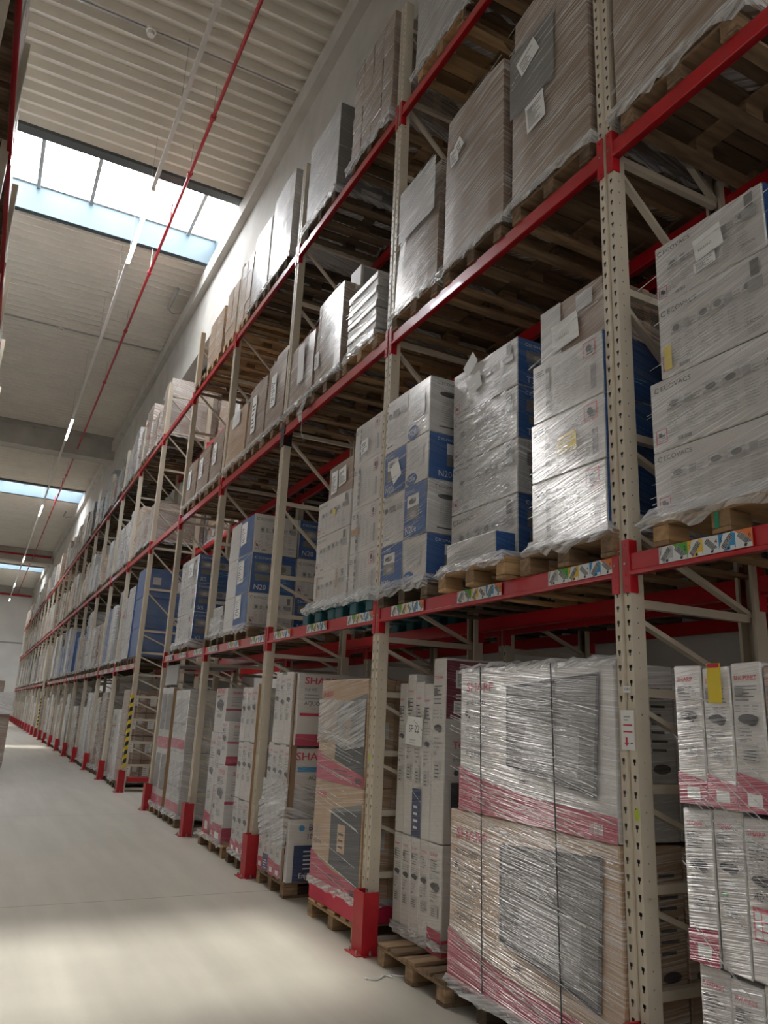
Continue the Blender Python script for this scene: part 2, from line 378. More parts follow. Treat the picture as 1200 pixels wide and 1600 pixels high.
def art_eco_white2(F, rnd):
    """carton end standing: column of small type and caution box at upper right"""
    w, h = F.w, F.h
    F.lines(w*0.05, h*0.78, w*0.2, h*0.9, 3, 'ink', rnd); F.rect(w*0.22, h*0.05, w*0.27, h*0.92, 'pale')
    for i in range(6): F.rect(w*0.215, h*(0.08+i*0.14), w*0.275, h*(0.16+i*0.14), 'photo' if i % 2 else 'grey')
    for c0 in (0.34, 0.47, 0.6): F.lines(w*c0, h*0.1, w*(c0+0.1), h*0.84, 16, 'grey', rnd, 0.22)
    x0, y0 = w*0.76, h*0.66
    for q in ((0, 0, 0.17, 0.012), (0, 0.24, 0.17, 0.252), (0, 0, 0.01, 0.25), (0.16, 0, 0.17, 0.25)):
        F.rect(x0+w*q[0], y0+h*q[1], x0+w*q[2], y0+h*q[3], 'red')
    F.disc(x0+w*0.075, y0+h*0.14, w*0.035, 'ink', h*0.06); F.rect(x0+w*0.05, y0+h*0.04, x0+w*0.13, y0+h*0.06, 'ink')
    F.text('CE', w*0.94, y0+h*0.06, h*0.05, 'ink', rot=math.pi/2)
    F.lines(w*0.78, h*0.12, w*0.84, h*0.5, 10, 'grey', rnd, 0.25); F.bars(w*0.86, h*0.12, w*0.93, h*0.5, 'ink', rnd)
def art_eco_blue(F, rnd, model, pics=2):
    w, h = F.w, F.h
    logo_e(F, w*0.07, h*0.85, h*0.055, 'lite', fit=w*0.3)
    if pics == 2:
        F.rect(w*0.08, h*0.52, w*0.46, h*0.76, 'photo'); F.disc(w*0.27, h*0.64, w*0.13, 'grey', h*0.08); F.disc(w*0.27, h*0.64, w*0.05, 'pale', h*0.03)
        F.rect(w*0.52, h*0.52, w*0.9, h*0.76, 'grey'); F.disc(w*0.7, h*0.64, w*0.09, 'photo', h*0.08)
        F.rect(w*0.1, h*0.3, w*0.46, h*0.46, 'photo'); F.lines(w*0.52, h*0.3, w*0.9, h*0.46, 4, 'sky', rnd)
    elif pics == 1:
        F.rect(w*0.15, h*0.57, w*0.66, h*0.8, 'lite'); F.disc(w*0.38, h*0.68, w*0.17, 'ink', h*0.06); F.disc(w*0.46, h*0.71, w*0.08, 'grey', h*0.03)
        F.rect(w*0.15, h*0.32, w*0.66, h*0.56, 'photo'); F.disc(w*0.42, h*0.43, w*0.14, 'grey', h*0.06)
    F.text(model, w*0.08, h*0.08, h*0.13, 'lite', fit=w*0.5); F.lines(w*0.65, h*0.1, w*0.9, h*0.16, 2, 'sky', rnd)
def art_n20_side(F, rnd):
    w, h = F.w, F.h
    logo_e(F, w*0.06, h*0.86, h*0.05, 'ink', fit=w*0.26)
    F.disc(w*0.17, h*0.70, w*0.09, 'ink', h*0.05); F.rect(w*0.32, h*0.64, w*0.62, h*0.76, 'photo'); F.rect(w*0.68, h*0.64, w*0.92, h*0.76, 'grey')
    for c0 in (0.1, 0.38, 0.66): F.lines(w*c0, h*0.2, w*(c0+0.24), h*0.58, 10, 'grey', rnd, 0.25)
    F.rect(w*0.08, h*0.1, w*0.36, h*0.125, 'ink'); F.text('CE', w*0.85, h*0.06, h*0.035, 'grey')
def art_sharp(F, rnd, base='white', atv=True, wide=False):
    w, h = F.w, F.h; red = 'pink'
    pts = [(0, h*0.02)]+[(w*t/10, h*(0.30-0.22*(t/10)**0.6)) for t in range(11)]+[(w, 0.0), (0, 0.0)]
    F.poly([(0, h*0.30), (w*0.2, h*0.225), (w*0.5, h*0.165), (w, h*0.14), (w, h*0.0), (0, h*0.0)], red)
    F.text('SHARP', w*0.05, h*0.83, h*0.062, 'red', fit=w*0.23, bold=0.06, spread=1.3)
    if atv:
        F.text('androidtv', w*0.05, h*0.735, h*0.045, 'ink', fit=w*0.2)
        F.disc(w*0.055, h*0.67, h*0.02, 'ink'); F.disc(w*0.078, h*0.645, h*0.01, 'ink'); F.disc(w*0.066, h*0.62, h*0.008, 'ink')
        F.text('Ok Google', w*0.11, h*0.64, h*0.04, 'ink', fit=w*0.15)
        F.text('4K Ultra HD', w*0.05, h*0.545, h*0.032, 'ink', fit=w*0.16)
    F.lines(w*0.05, h*0.44, w*0.23, h*0.53, 3, 'grey', rnd, 0.3)
    F.text('AQUOS', w*0.05, h*0.37, h*0.04, 'ink', fit=w*0.17)
    if wide:
        F.poly([(w*0.40, h*0.22), (w*0.99, h*0.10), (w*0.99, h*0.86), (w*0.40, h*0.74)], 'tv'); F.poly([(w*0.40, h*0.70), (w*0.99, h*0.80), (w*0.99, h*0.86), (w*0.40, h*0.74)], 'photo')
        F.rect(w*0.55, h*0.36, w*0.70, h*0.62, 'kraft'); F.lines(w*0.57, h*0.4, w*0.68, h*0.58, 3, 'ink', rnd); F.lines(w*0.4, h*0.08, w*0.8, h*0.15, 2, 'ink', rnd, 0.3); F.lines(w*0.84, h*0.03, w*0.97, h*0.09, 3, 'ink', rnd)
        F.bars(w*0.84, h*0.03, w*0.97, h*0.08, 'ink', rnd); return
    F.poly([(w*0.36, h*0.34), (w*0.90, h*0.22), (w*0.93, h*0.93), (w*0.36, h*0.86)], 'tv')
    F.poly([(w*0.375, h*0.365), (w*0.885, h*0.25), (w*0.915, h*0.905), (w*0.375, h*0.84)], 'photo')
    F.poly([(w*0.46, h*0.38), (w*0.80, h*0.3), (w*0.82, h*0.6), (w*0.5, h*0.62)], 'grey')
    F.rect(w*0.45, h*0.24, w*0.49, h*0.26, 'tv')
    F.bars(w*0.86, h*0.03, w*0.93, h*0.09, 'lite', rnd)
def art_sharp_side(F, rnd, low='red'):
    """upright print of a tall TV carton seen on its broad face"""
    w, h = F.w, F.h
    F.text('SHARP', w*0.08, h*0.87, h*0.055, 'red', fit=w*0.6, bold=0.06, spread=1.25); F.lines(w*0.08, h*0.68, w*0.5, h*0.82, 4, 'grey', rnd, 0.3)
    F.text('AQUOS', w*0.08, h*0.6, h*0.035, 'ink', fit=w*0.4); F.rect(w*0.0, h*0.5, w*0.5, h*0.54, low)
    F.rect(0, 0, w, h*0.2, low)
def tv_edge(F, rnd, kind):
    """narrow edge of a TV carton: type, icons, oval hand hole and coloured foot"""
    w, h = F.w, F.h
    if kind in ('red', 'redtop'):
        F.poly([(0, 0), (w, 0), (w, h*rnd.uniform(0.16, 0.24)), (0, h*rnd.uniform(0.18, 0.27))], 'pink')
        F.rect(w*0.3, h*0.04, w*0.75, h*0.12, 'lite')
    if kind == 'blue': F.rect(0, 0, w, h*0.3, 'navy'); F.lines(w*0.2, h*0.05, w*0.8, h*0.22, 4, 'lite', rnd)
    if kind == 'table':
        F.rect(w*0.15, h*0.25, w*0.85, h*0.45, 'red')
        for i in range(3):
            for j in range(3): F.rect(w*(0.19+i*0.215), h*(0.265+j*0.055), w*(0.38+i*0.215), h*(0.31+j*0.055), 'lite')
        F.text('40"', w*0.22, h*0.49, h*0.05, 'ink', fit=w*0.6, bold=0.05)
    F.text(rnd.choice(['SHARP', 'SHARP', 'BLAUPUNKT', 'TOSHIBA']), w*0.14, h*0.88, w*0.13, 'red', fit=w*0.7, bold=0.05)
    F.lines(w*0.15, h*0.74, w*0.85, h*0.86, 5, 'ink', rnd, 0.25)
    y = h*rnd.uniform(0.60, 0.64); F.disc(w*0.5, y, w*0.32, 'ink', w*0.13); F.disc(w*0.62, y-w*0.1, w*0.15, 'ink', w*0.08)
    F.lines(w*0.2, h*0.5, w*0.8, h*0.57, 3, 'grey', rnd, 0.3)
    for q in range(3): F.lines(w*(0.12+0.27*q), h*0.66, w*(0.33+0.27*q), h*0.72, 3, 'grey', rnd, 0.35)
    F.rect(w*0.14, h*rnd.uniform(0.76, 0.8), w*0.4, h*0.83, 'photo' if rnd.random() < 0.5 else 'pale')
    if kind not in ('table',):
        F.rect(w*0.25, h*0.33, w*0.75, h*0.43, 'pale'); F.lines(w*0.3, h*0.34, w*0.7, h*0.42, 4, 'ink', rnd, 0.3)
        F.rect(w*0.2, h*0.46, w*0.42, h*0.48, 'green' if kind == 'green' else 'grey')
def sheet(F, a, b, w, h, rot, txt=None, rnd=RND, lines=0, th=0.12):
    """paper sheet stuck on a load"""
    ca, sa = math.cos(rot), math.sin(rot); F.k += 0.006
    R = lambda x, y: (a+x*ca-y*sa, b+x*sa+y*ca)
    F.poly([R(0, 0), R(w, 0), R(w, h), R(0, h)], m_paper)
    if txt: F.text(txt, *R(w*0.12, h*0.35), h*th, 'ink', fit=w*0.78, rot=rot)
    if lines:
        for i in range(lines):
            for q in (0, 0.33, 0.62):
                y = h*(0.12+0.72*(i+q)/lines); x1 = w*rnd.uniform(0.35, 0.88); F.poly([R(w*0.1, y), R(x1, y), R(x1, y+h*0.10/lines), R(w*0.1, y+h*0.10/lines)], 'ink')

def carton(x0, x1, y0, y1, z0, z1, col, lvl, label, group=None, front=None, side=None, seed=None, name='carton', cat='carton', tape=True, side_col=None, front_col=None, back_col=None, extra=None, jit=0.004, tilt=0.0, top_col=None, rotz=0.0):
    """one closed carton; front faces the aisle (-x), side faces the camera end (-y)"""
    rnd = random.Random(seed if seed is not None else int(abs(x0*131+y0*977+z0*3301)*10))
    cx, cy = (x0+x1)/2, (y0+y1)/2; dx, dy, h = (x1-x0)/2, (y1-y0)/2, z1-z0
    mb = MB(); mb.cbox(-dx, dx, -dy, dy, 0, h, cm(col, lvl), 0.006, jit, rnd)
    F = Face(mb, (-dx-jit, dy, 0), (0, -1, 0), (0, 0, 1), 2*dy, h, lvl)
    S = Face(mb, (-dx, -dy-jit, 0), (1, 0, 0), (0, 0, 1), 2*dx, h, lvl)
    if front_col: F.rect(0.004, 0.004, F.w-0.004, F.h-0.004, front_col)
    if side_col: S.rect(0.004, 0.004, S.w-0.004, S.h-0.004, side_col)
    if tape and col in ('brown', 'kraft'):
        S.rect(S.w*0.46, 0, S.w*0.54, h, 'kraft' if col == 'brown' else 'brown'); F.rect(0.0, h*0.49, F.w, h*0.495, 'brown' if col == 'kraft' else 'kraft')
    if front: front(F, rnd)
    if side: side(S, rnd)
    if extra: extra(F, S, rnd)
    o = mb.build(name, loc=(cx, cy, z0))
    if tilt or rotz: o.rotation_euler = (tilt, 0, rotz)
    return tag(o, label, cat, group)

# ------------------------------------------------------------------ stretch film as loose geometry
def skirt_into(mb, x0, x1, y0, y1, zt, zp, rnd, drop=0.10, flare=0.035, up=0.05, m=None):
    """crumpled film band around the foot of a load down over the pallet edge"""
    m = m or m_film; per = []
    n1 = max(3, int((y1-y0)/0.06)); n2 = max(3, int((x1-x0)/0.08))
    for i in range(n1): per.append((x0, y1-(y1-y0)*i/n1, -1, 0))
    for i in range(n2): per.append((x0+(x1-x0)*i/n2, y0, 0, -1))
    for i in range(n1): per.append((x1, y0+(y1-y0)*i/n1, 1, 0))
    for i in range(n2): per.append((x1-(x1-x0)*i/n2, y1, 0, 1))
    rows = [(up, 0.008, 0.003), (0.03, 0.012, 0.005), (0.0, flare*0.8, 0.010), (-0.025, flare*1.1, 0.010), (-drop*0.6, flare*0.9, 0.012), (-drop, flare*0.7, 0.016)]
    vs = []; n = len(per)
    for ri, (dz, off, j) in enumerate(rows):
        for (x, y, nx, ny) in per:
            o = off+rnd.uniform(-j, j)*0.7
            zz = zp+dz+(rnd.uniform(-j, j) if ri not in (2,) else 0)+(rnd.uniform(-0.03, 0.02) if ri == 5 else 0)
            cxm = 1 if x > (x0+x1)/2 else -1; cym = 1 if y > (y0+y1)/2 else -1
            px = x+nx*o; py = y+ny*o
            if (abs(x-x0) < 1e-6 or abs(x-x1) < 1e-6): px = x+cxm*o
            if (abs(y-y0) < 1e-6 or abs(y-y1) < 1e-6): py = y+cym*o
            vs.append((px, py, zz))
    fs = [(r*n+i, r*n+(i+1) % n, (r+1)*n+(i+1) % n, (r+1)*n+i) for r in range(len(rows)-1) for i in range(n)]
    mb.mesh(vs, fs, m)
def ribbons_into(mb, x0, y0, y1, z0, z1, rnd, n=12, tilt=0.35, wd=(0.002, 0.007), m=None):
    """tight ropes of film crossing the aisle face"""
    m = m or m_filmth
    for i in range(n):
        L = (y1-y0)*rnd.uniform(0.55, 1.0); ya = rnd.uniform(y0, y1-L*0.99); za = rnd.uniform(z0+0.05, z1-0.05)
        t = tilt*rnd.uniform(0.85, 1.15); w = rnd.uniform(*wd); zb = max(z0, min(z1, za-t*L)); L = L if abs(zb-(za-t*L)) < 1e-6 else abs((za-zb)/t); x = x0-0.006-rnd.uniform(0, 0.006)
        seg = 5; pts = []
        for k in range(seg+1):
            f = k/seg; pts.append((x+rnd.uniform(-0.001, 0.001), ya+L*(1-f), za+(zb-za)*f+rnd.uniform(-0.003, 0.003)))
        for k in range(seg):
            a, b = Vector(pts[k]), Vector(pts[k+1]); o = Vector((0, 0, w/2))
            mb.poly([a-o, b-o, b+o, a+o], m); mb.poly([a-o, a+o, a+Vector((0.002, 0, 0))+o, a+Vector((0.002, 0, 0))-o], m)
def film_thing(x0, x1, y0, y1, z0, z1, label, seed, n=14, tilt=0.35, drop=0.09, flare=0.035, group=None, up=0.05):
    rnd = random.Random(seed); mb = MB(); cx, cy = (x0+x1)/2, (y0+y1)/2
    skirt_into(mb, x0-cx, x1-cx, y0-cy, y1-cy, z1-z0, 0, rnd, drop, flare, up)
    o = tag(mb.build('stretch_film', loc=(cx, cy, z0)), label, 'stretch film', group or 'stretch film round the pallet loads')
    if n:
        mb = MB(); ribbons_into(mb, x0-cx, y0-cy, y1-cy, 0, z1-z0, rnd, n, tilt); mb.build('film_strand', o)['kind'] = 'stuff'
    return o

# ------------------------------------------------------------------ pallets
def pallet_parts(m, w=0.8, d=1.2):
    """list of (name, MB) for a block pallet, width w along y, depth d along x, origin at base centre"""
    P = []
    r = random.Random(3)
    hw, hd = w/2, d/2
    def bx(name, *a):
        mb = MB(); mb.cbox(*a, m, 0.003, 0.0015, r); P.append((name, mb))
    for yy in (-hw+0.05, 0, hw-0.05): bx('bottom_board', -hd, hd, yy-0.05, yy+0.05, 0, 0.022)
    for xx in (-hd+0.0725, 0, hd-0.0725):
        for yy in (-hw+0.05, 0, hw-0.05): bx('block', xx-0.0725, xx+0.0725, yy-0.05, yy+0.05, 0.0225, 0.1)
    for xx in (-hd+0.0725, 0, hd-0.0725): bx('stringer_board', xx-0.0725, xx+0.0725, -hw, hw, 0.1005, 0.1215)
    for i, (c, ww) in enumerate(((-hw+0.0725, 0.145), (-hw*0.49, 0.1), (0, 0.145), (hw*0.49, 0.1), (hw-0.0725, 0.145))):
        bx('top_board', -hd, hd, c-ww/2, c+ww/2, 0.122, 0.144)
    return P
PROTO = {}
def pallet(x0, yc, z, label, kind='old', parts=True, w=0.8, d=1.2, group='pallets in the racks', rotz=0):
    m = {'old': m_wood, 'new': m_wood2, 'grey': m_wood3}[kind]
    key = (kind, parts, round(w, 2), round(d, 2)); loc = (x0+d/2, yc, z)
    if key not in PROTO:
        if parts:
            root = empty('wooden_pallet', loc, label, 'pallet', group)
            for n, mb in pallet_parts(m, w, d): mb.build(n, root)
        else:
            mb = MB()
            for n, q in pallet_parts(m, w, d): mb.mesh(q.v, q.f, m)
            root = tag(mb.build('wooden_pallet', loc=loc), label, 'pallet', group)
        PROTO[key] = root
        return root
    r = copy_tree(PROTO[key], loc, label, group)
    if rotz: r.rotation_euler = (0, 0, rotz)
    return r
def plastic_pallet(x0, yc, z, label, w=0.8, d=1.2):
    root = empty('plastic_pallet', (x0+d/2, yc, z), label, 'pallet', 'teal plastic pallets')
    mb = MB(); mb.cbox(-d/2, d/2, -w/2, w/2, 0.105, 0.144, m_teal, 0.006)
    for i in range(9): mb.box(-d/2+0.03, d/2-0.03, -w/2+0.04+i*0.085, -w/2+0.06+i*0.085, 0.085, 0.105, m_teal)
    mb.build('deck', root)
    for xx in (-d/2+0.08, 0, d/2-0.08):
        for yy in (-w/2+0.08, 0, w/2-0.08):
            b = MB(); b.cbox(xx-0.075, xx+0.075, yy-0.075, yy+0.075, 0.0, 0.104, m_teal, 0.012); b.build('foot', root)
    return root

def soft_box(mb, x0, x1, y0, y1, z0, z1, m, rnd, bulge=0.012, nz=8, nh=5, topin=0.0, lean=0.0, rc=0.02):
    """big carton pulled slightly out of true: rounded uprights, bulging walls, pinched top"""
    rings = []; per = []
    for i in range(nh): per.append((0, 1-i/nh, 'F'))
    for i in range(nh): per.append((i/nh, 0, 'S'))
    for i in range(nh): per.append((1, i/nh, 'B'))
    for i in range(nh): per.append((1-i/nh, 1, 'N'))
    ph = [rnd.uniform(0, 6.28) for _ in range(6)]
    n = len(per); vs = []
    levels = [j/nz for j in range(nz+1)]
    for j, t in enumerate(levels):
        sh = topin*t*t
        z = z0+(z1-z0)*t
        for (u, v, s) in per:
            x = x0+(x1-x0)*u; y = y0+(y1-y0)*v
            x += (0.5-u)*2*sh; y += (0.5-v)*2*sh+lean*t
            b = bulge*math.sin(math.pi*t)*(math.sin(math.pi*(v if s in 'FB' else u)))
            b += bulge*0.35*math.sin(9*t+ph[0]+3*v)*math.sin(7*v+ph[1]+4*u)
            if s == 'F': x -= b
            elif s == 'B': x += b
            elif s == 'S': y -= b
            else: y += b
            if u in (0, 1) and v in (0, 1): x += rc*0.4*(1 if u == 0 else -1); y += rc*0.4*(1 if v == 0 else -1)
            vs.append((x, y, z))
    k = len(vs); zc = z1
    for (u, v, s) in per:    # top inner ring
        x = x0+(x1-x0)*u; y = y0+(y1-y0)*v; x += (0.5-u)*2*(topin+rc); y += (0.5-v)*2*(topin+rc)+lean
        vs.append((x, y, z1+rc*0.35+rnd.uniform(-0.003, 0.003)))
    vs.append(((x0+x1)/2, (y0+y1)/2+lean, z1+rc*0.3)); vs.append(((x0+x1)/2, (y0+y1)/2, z0))
    fs = [(r*n+i, r*n+(i+1) % n, (r+1)*n+(i+1) % n, (r+1)*n+i) for r in range(nz+1) for i in range(n)]
    fs += [((nz+1)*n+i, (nz+1)*n+(i+1) % n, len(vs)-2) for i in range(n)] + [((i+1) % n, i, len(vs)-1) for i in range(n)]
    mb.mesh(vs, fs, m)
def wrapped_box(x0, x1, y0, y1, z0, z1, col, lvl, label, seed, topin=0.0, lean=0.0, bulge=0.012, deco=None, group=None, name='wrapped_carton', cat='carton', nz=8):
    rnd = random.Random(seed); cx, cy = (x0+x1)/2, (y0+y1)/2; dx, dy, h = (x1-x0)/2, (y1-y0)/2, z1-z0
    mb = MB(); soft_box(mb, -dx, dx, -dy, dy, 0, h, cm(col, lvl), rnd, bulge, nz, 5, topin, lean)
    if deco:
        F = Face(mb, (-dx-bulge-0.003, dy, 0), (0, -1, 0), (0, 0, 1), 2*dy, h, lvl); S = Face(mb, (-dx, -dy-bulge-0.003, 0), (1, 0, 0), (0, 0, 1), 2*dx, h, lvl)
        deco(F, S, rnd)
    return tag(mb.build(name, loc=(cx, cy, z0), smooth=False), label, cat, group)

# ================================================================== the hall
def slab(name, x0, x1, y0, y1, z0, z1, m):
    mb = MB(); mb.box(x0, x1, y0, y1, z0, z1, m); return struct(mb.build(name))
slab('floor', XL-0.3, XR+0.3, YB-0.3, YE+0.3, -0.2, 0.0, m_floor)
slab('wall_right', XR, XR+0.25, YB, YE, 0, CEIL+0.2, m_wall)
slab('wall_left', XL-0.25, XL, YB, YE, 0, CEIL+0.2, m_wall)
slab('wall_back', XL-0.25, XR+0.25, YB-0.25, YB, 0, CEIL+0.2, m_wall)
slab('wall_end', XL-0.25, XR+0.25, YE, YE+0.25, 0, CEIL+0.2, m_wall)
slab('trim_1', XL, XR, YE-0.05, YE, 7.05, 7.2, m_greyplate)
slab('wall_girder', XW, XW+0.35, YB, YE, 10.25, CEIL+0.1, m_conc)
slab('trim_2', XW-0.16, XW, YB, YE, 11.95, 12.36, m_conc)
# roof deck of trapezoid sheets between the openings
def deck(name, x0, x1, y0, y1):
    mb = MB(); p = 0.31; n = max(1, round((y1-y0)/p)); p = (y1-y0)/n; pts = []
    for i in range(n):
        a = y0+i*p
        pts += [(a, 0), (a+0.15*p, 0), (a+0.26*p, 0.16), (a+0.52*p, 0.16), (a+0.57*p, 0.14), (a+0.62*p, 0.16), (a+0.89*p, 0.16)]
    pts.append((y1, 0)); vs = []
    for y, z in pts: vs += [(x0, y, CEIL+z), (x1, y, CEIL+z)]
    fs = [(2*i, 2*i+2, 2*i+3, 2*i+1) for i in range(len(pts)-1)]
    mb.mesh(vs, fs, m_deck); mb.box(x0, x1, y0+0.12, y1-0.12, CEIL+0.22, CEIL+0.3, m_gasket)
    return struct(mb.build(name))
prev = YB
for i, (a, b) in enumerate(SKY):
    deck('ceiling', XL, XW, prev, a); prev = b
    c0 = CEIL+0.68
    mb = MB(); mb.box(XL, XW, b, b+0.06, CEIL-0.03, c0, m_curb); mb.box(XL, XW, a-0.06, a, CEIL-0.03, c0, m_curb)
    mb.box(XW, XW+0.06, a-0.06, b+0.06, CEIL+0.1, c0, m_curb); mb.box(XL-0.06, XL, a-0.06, b+0.06, CEIL, c0, m_curb); struct(mb.build('trim_%d' % (10+i)))
    mb = MB(); mb.box(XL, XW, a-0.30, a-0.06, CEIL-0.07, CEIL+0.05, m_gasket); mb.box(XL, XW, b+0.06, b+0.12, CEIL-0.05, CEIL+0.02, m_gasket); struct(mb.build('trim_%d' % (20+i)))
    wroot = bpy.data.objects.new('window_%d' % (i+1), None); COL.objects.link(wroot); struct(wroot); wroot.location = (0, 0, 0)
    xs = [2.91+0.0]; x = 2.91
    while x > XL: x -= 1.15; xs.append(x)
    mb = MB()
    for x in xs: mb.box(x-0.04, x+0.04, a, b, c0-0.10, c0+0.02, m_greyplate)
    mb.box(XL, XW, a, a+0.05, c0-0.03, c0+0.03, m_alu); mb.box(XL, XW, b-0.05, b, c0-0.03, c0+0.03, m_alu); mb.build('glazing_bar', wroot)
    mb = MB(); mb.poly([(XL, a, c0), (XW, a, c0), (XW, b, c0), (XL, b, c0)], m_glass); mb.build('glass_pane', wroot)
deck('ceiling', XL, XW, prev, YE)
slab('ceiling', XW, XR+0.25, YB, YE, CEIL+0.1, CEIL+0.3, m_conc)
for i, y in enumerate((32.3, 61.0)):
    mb = MB(); mb.box(XL, XW, y, y+0.7, 11.55, CEIL+0.12, m_conc); mb.box(XL, XW, y-0.04, y, 12.36, CEIL, m_conc); struct(mb.build('trim_%d' % (30+i)))
slab('trim_33', XL, XW, YE-1.1, YE-0.5, 11.6, CEIL+0.12, m_conc)

# pipes, lamps and small ceiling fittings
PX, PZ = 2.13, 11.8
root = empty('sprinkler_pipe', (PX, 0, PZ), 'red sprinkler pipe running lengthwise under the roof to the right of the lamp track', 'pipe')
mb = MB(); mb.tube([(0, YB+1, 0), (0, 83.0, 0)], 0.032, m_pipe, 10); mb.build('pipe_run', root)
for y in (8.2, 11.5, 13.2, 17.2, 20.6, 24.6, 36.6, 40.5, 46, 51, 66, 72):
    mb = MB(); mb.tube([(0, y, 0), (0, y+0.09, 0)], 0.052, m_pipe, 10)
    mb.tube([(0, y+0.045, 0.03), (0, y+0.045, CEIL-PZ)], 0.006, m_zinc, 5); mb.build('coupling', root)
for y, dz in ((15.0, 0.45), (38.8, 0.4), (43.0, 0.5)):
    mb = MB(); mb.tube([(0.0, y, 0), (0.0, y, dz)], 0.018, m_pipe, 6); mb.tube([(-0.03, y, dz), (0.03, y, dz)], 0.012, m_pipe, 6); mb.build('sprinkler_head', root)
root = empty('cross_pipe', (0, 60.85, 12.0), 'dark red main pipe crossing the roof in front of the second concrete beam', 'pipe', None)
mb = MB(); mb.tube([(XL, 0, 0), (XW-0.2, 0, 0)], 0.07, m_pipe, 8); mb.build('pipe_run', root)
root = empty('cross_pipe', (0, YE-1.25, 11.65), 'dark red main pipe crossing the roof at the far end wall', 'pipe', None)
mb = MB(); mb.tube([(XL, 0, 0), (XW-0.2, 0, 0)], 0.10, m_pipe, 8); mb.build('pipe_run', root)
TX, TZ = 1.46, 11.0
root = empty('lamp_track', (TX, 0, TZ), 'long white aluminium lamp track hung on wires along the aisle', 'lamp track')
mb = MB(); mb.box(-0.035, 0.035, YB+2, YE-1.5, 0.0, 0.055, m_alu); mb.box(-0.022, 0.022, YB+2, YE-1.5, 0.055, 0.07, m_greyplate); mb.build('track_profile', root)
for y in (4.2, 7.6, 10.8, 13.4, 15.6, 17.5, 20.4, 24, 27.4, 31, 35, 38.5, 42.3, 46, 51, 56, 62, 68, 74, 80):
    top = CEIL-TZ if not any(a < y < b for a, b in SKY) else CEIL-TZ+0.62
    mb = MB(); mb.tube([(0, y, 0.06), (0, y, top)], 0.004, m_zinc, 4); mb.build('suspension_wire', root)
for i, (ya, L) in enumerate(((12.95, 2.7), (26.4, 2.4), (39.7, 2.5), (55.4, 2.4), (69.2, 2.4), (80.3, 2.0))):
    lr = empty('linear_lamp', (TX, ya+L/2, TZ-0.05), 'lit linear lamp on the track, %s from the camera' % ORD[i+1], 'lamp', 'lit linear lamps on the track')
    mb = MB(); mb.cbox(-0.035, 0.035, -L/2, L/2, -0.02, 0.0, m_lamp, 0.006); mb.build('diffuser', lr)
    mb = MB(); mb.box(-0.037, 0.037, -L/2-0.03, L/2+0.03, 0.0, 0.05, m_alu); mb.build('housing', lr)
for i, (x, y, lab) in enumerate(((0.86, 10.95, 'round white detector under the roof deck left of the lamp track'), (0.56, 22.9, 'round white detector under the roof deck beyond the first skylight'))):
    r = empty('smoke_detector', (x, y, CEIL-0.03), lab, 'detector', None)
    mb = MB(); mb.tube([(0, 0, -0.09), (0, 0, -0.02)], 0.06, m_alu, 12); mb.build('head', r); mb = MB(); mb.tube([(0, 0, -0.02), (0, 0, 0.03)], 0.085, m_alu, 12); mb.build('base', r)
mb = MB(); mb.box(-3.5, 3.4, -0.02, 0.02, -0.03, 0.0, m_zinc); tag(mb.build('cable_conduit', loc=(0, 10.95, CEIL)), 'thin metal cable conduit crossing the roof deck at the nearer detector', 'conduit')
mb = MB(); mb.box(-3.5, 3.4, -0.02, 0.02, -0.03, 0.0, m_zinc); tag(mb.build('cable_conduit', loc=(0, 22.9, CEIL)), 'thin metal cable conduit crossing the roof deck at the farther detector', 'conduit')
for k, (x, y, lab) in enumerate(((3.08, 19.3, 'grey tube emergency light on the roof deck beside the girder, nearer one'), (3.0, 47.5, 'grey tube emergency light on the roof deck beside the girder, farther one'))):
    r = empty('emergency_light', (x, y, CEIL-0.02), lab, 'emergency light', None)
    mb = MB(); mb.tube([(0, -0.6, -0.06), (0, 0.6, -0.06)], 0.045, m_greyplate, 8); mb.build('tube_body', r)
    mb = MB(); mb.box(-0.03, 0.03, -0.5, -0.42, -0.03, 0.02, m_zinc); mb.box(-0.03, 0.03, 0.42, 0.5, -0.03, 0.02, m_zinc); mb.build('bracket', r)
    mb = MB(); mb.tube([(0, 0.6, -0.06), (0.15, 0.75, -0.1), (0.4, 0.7, -0.02), (0.5, 0.5, 0.0)], 0.008, m_dark, 5); mb.build('cable', r)

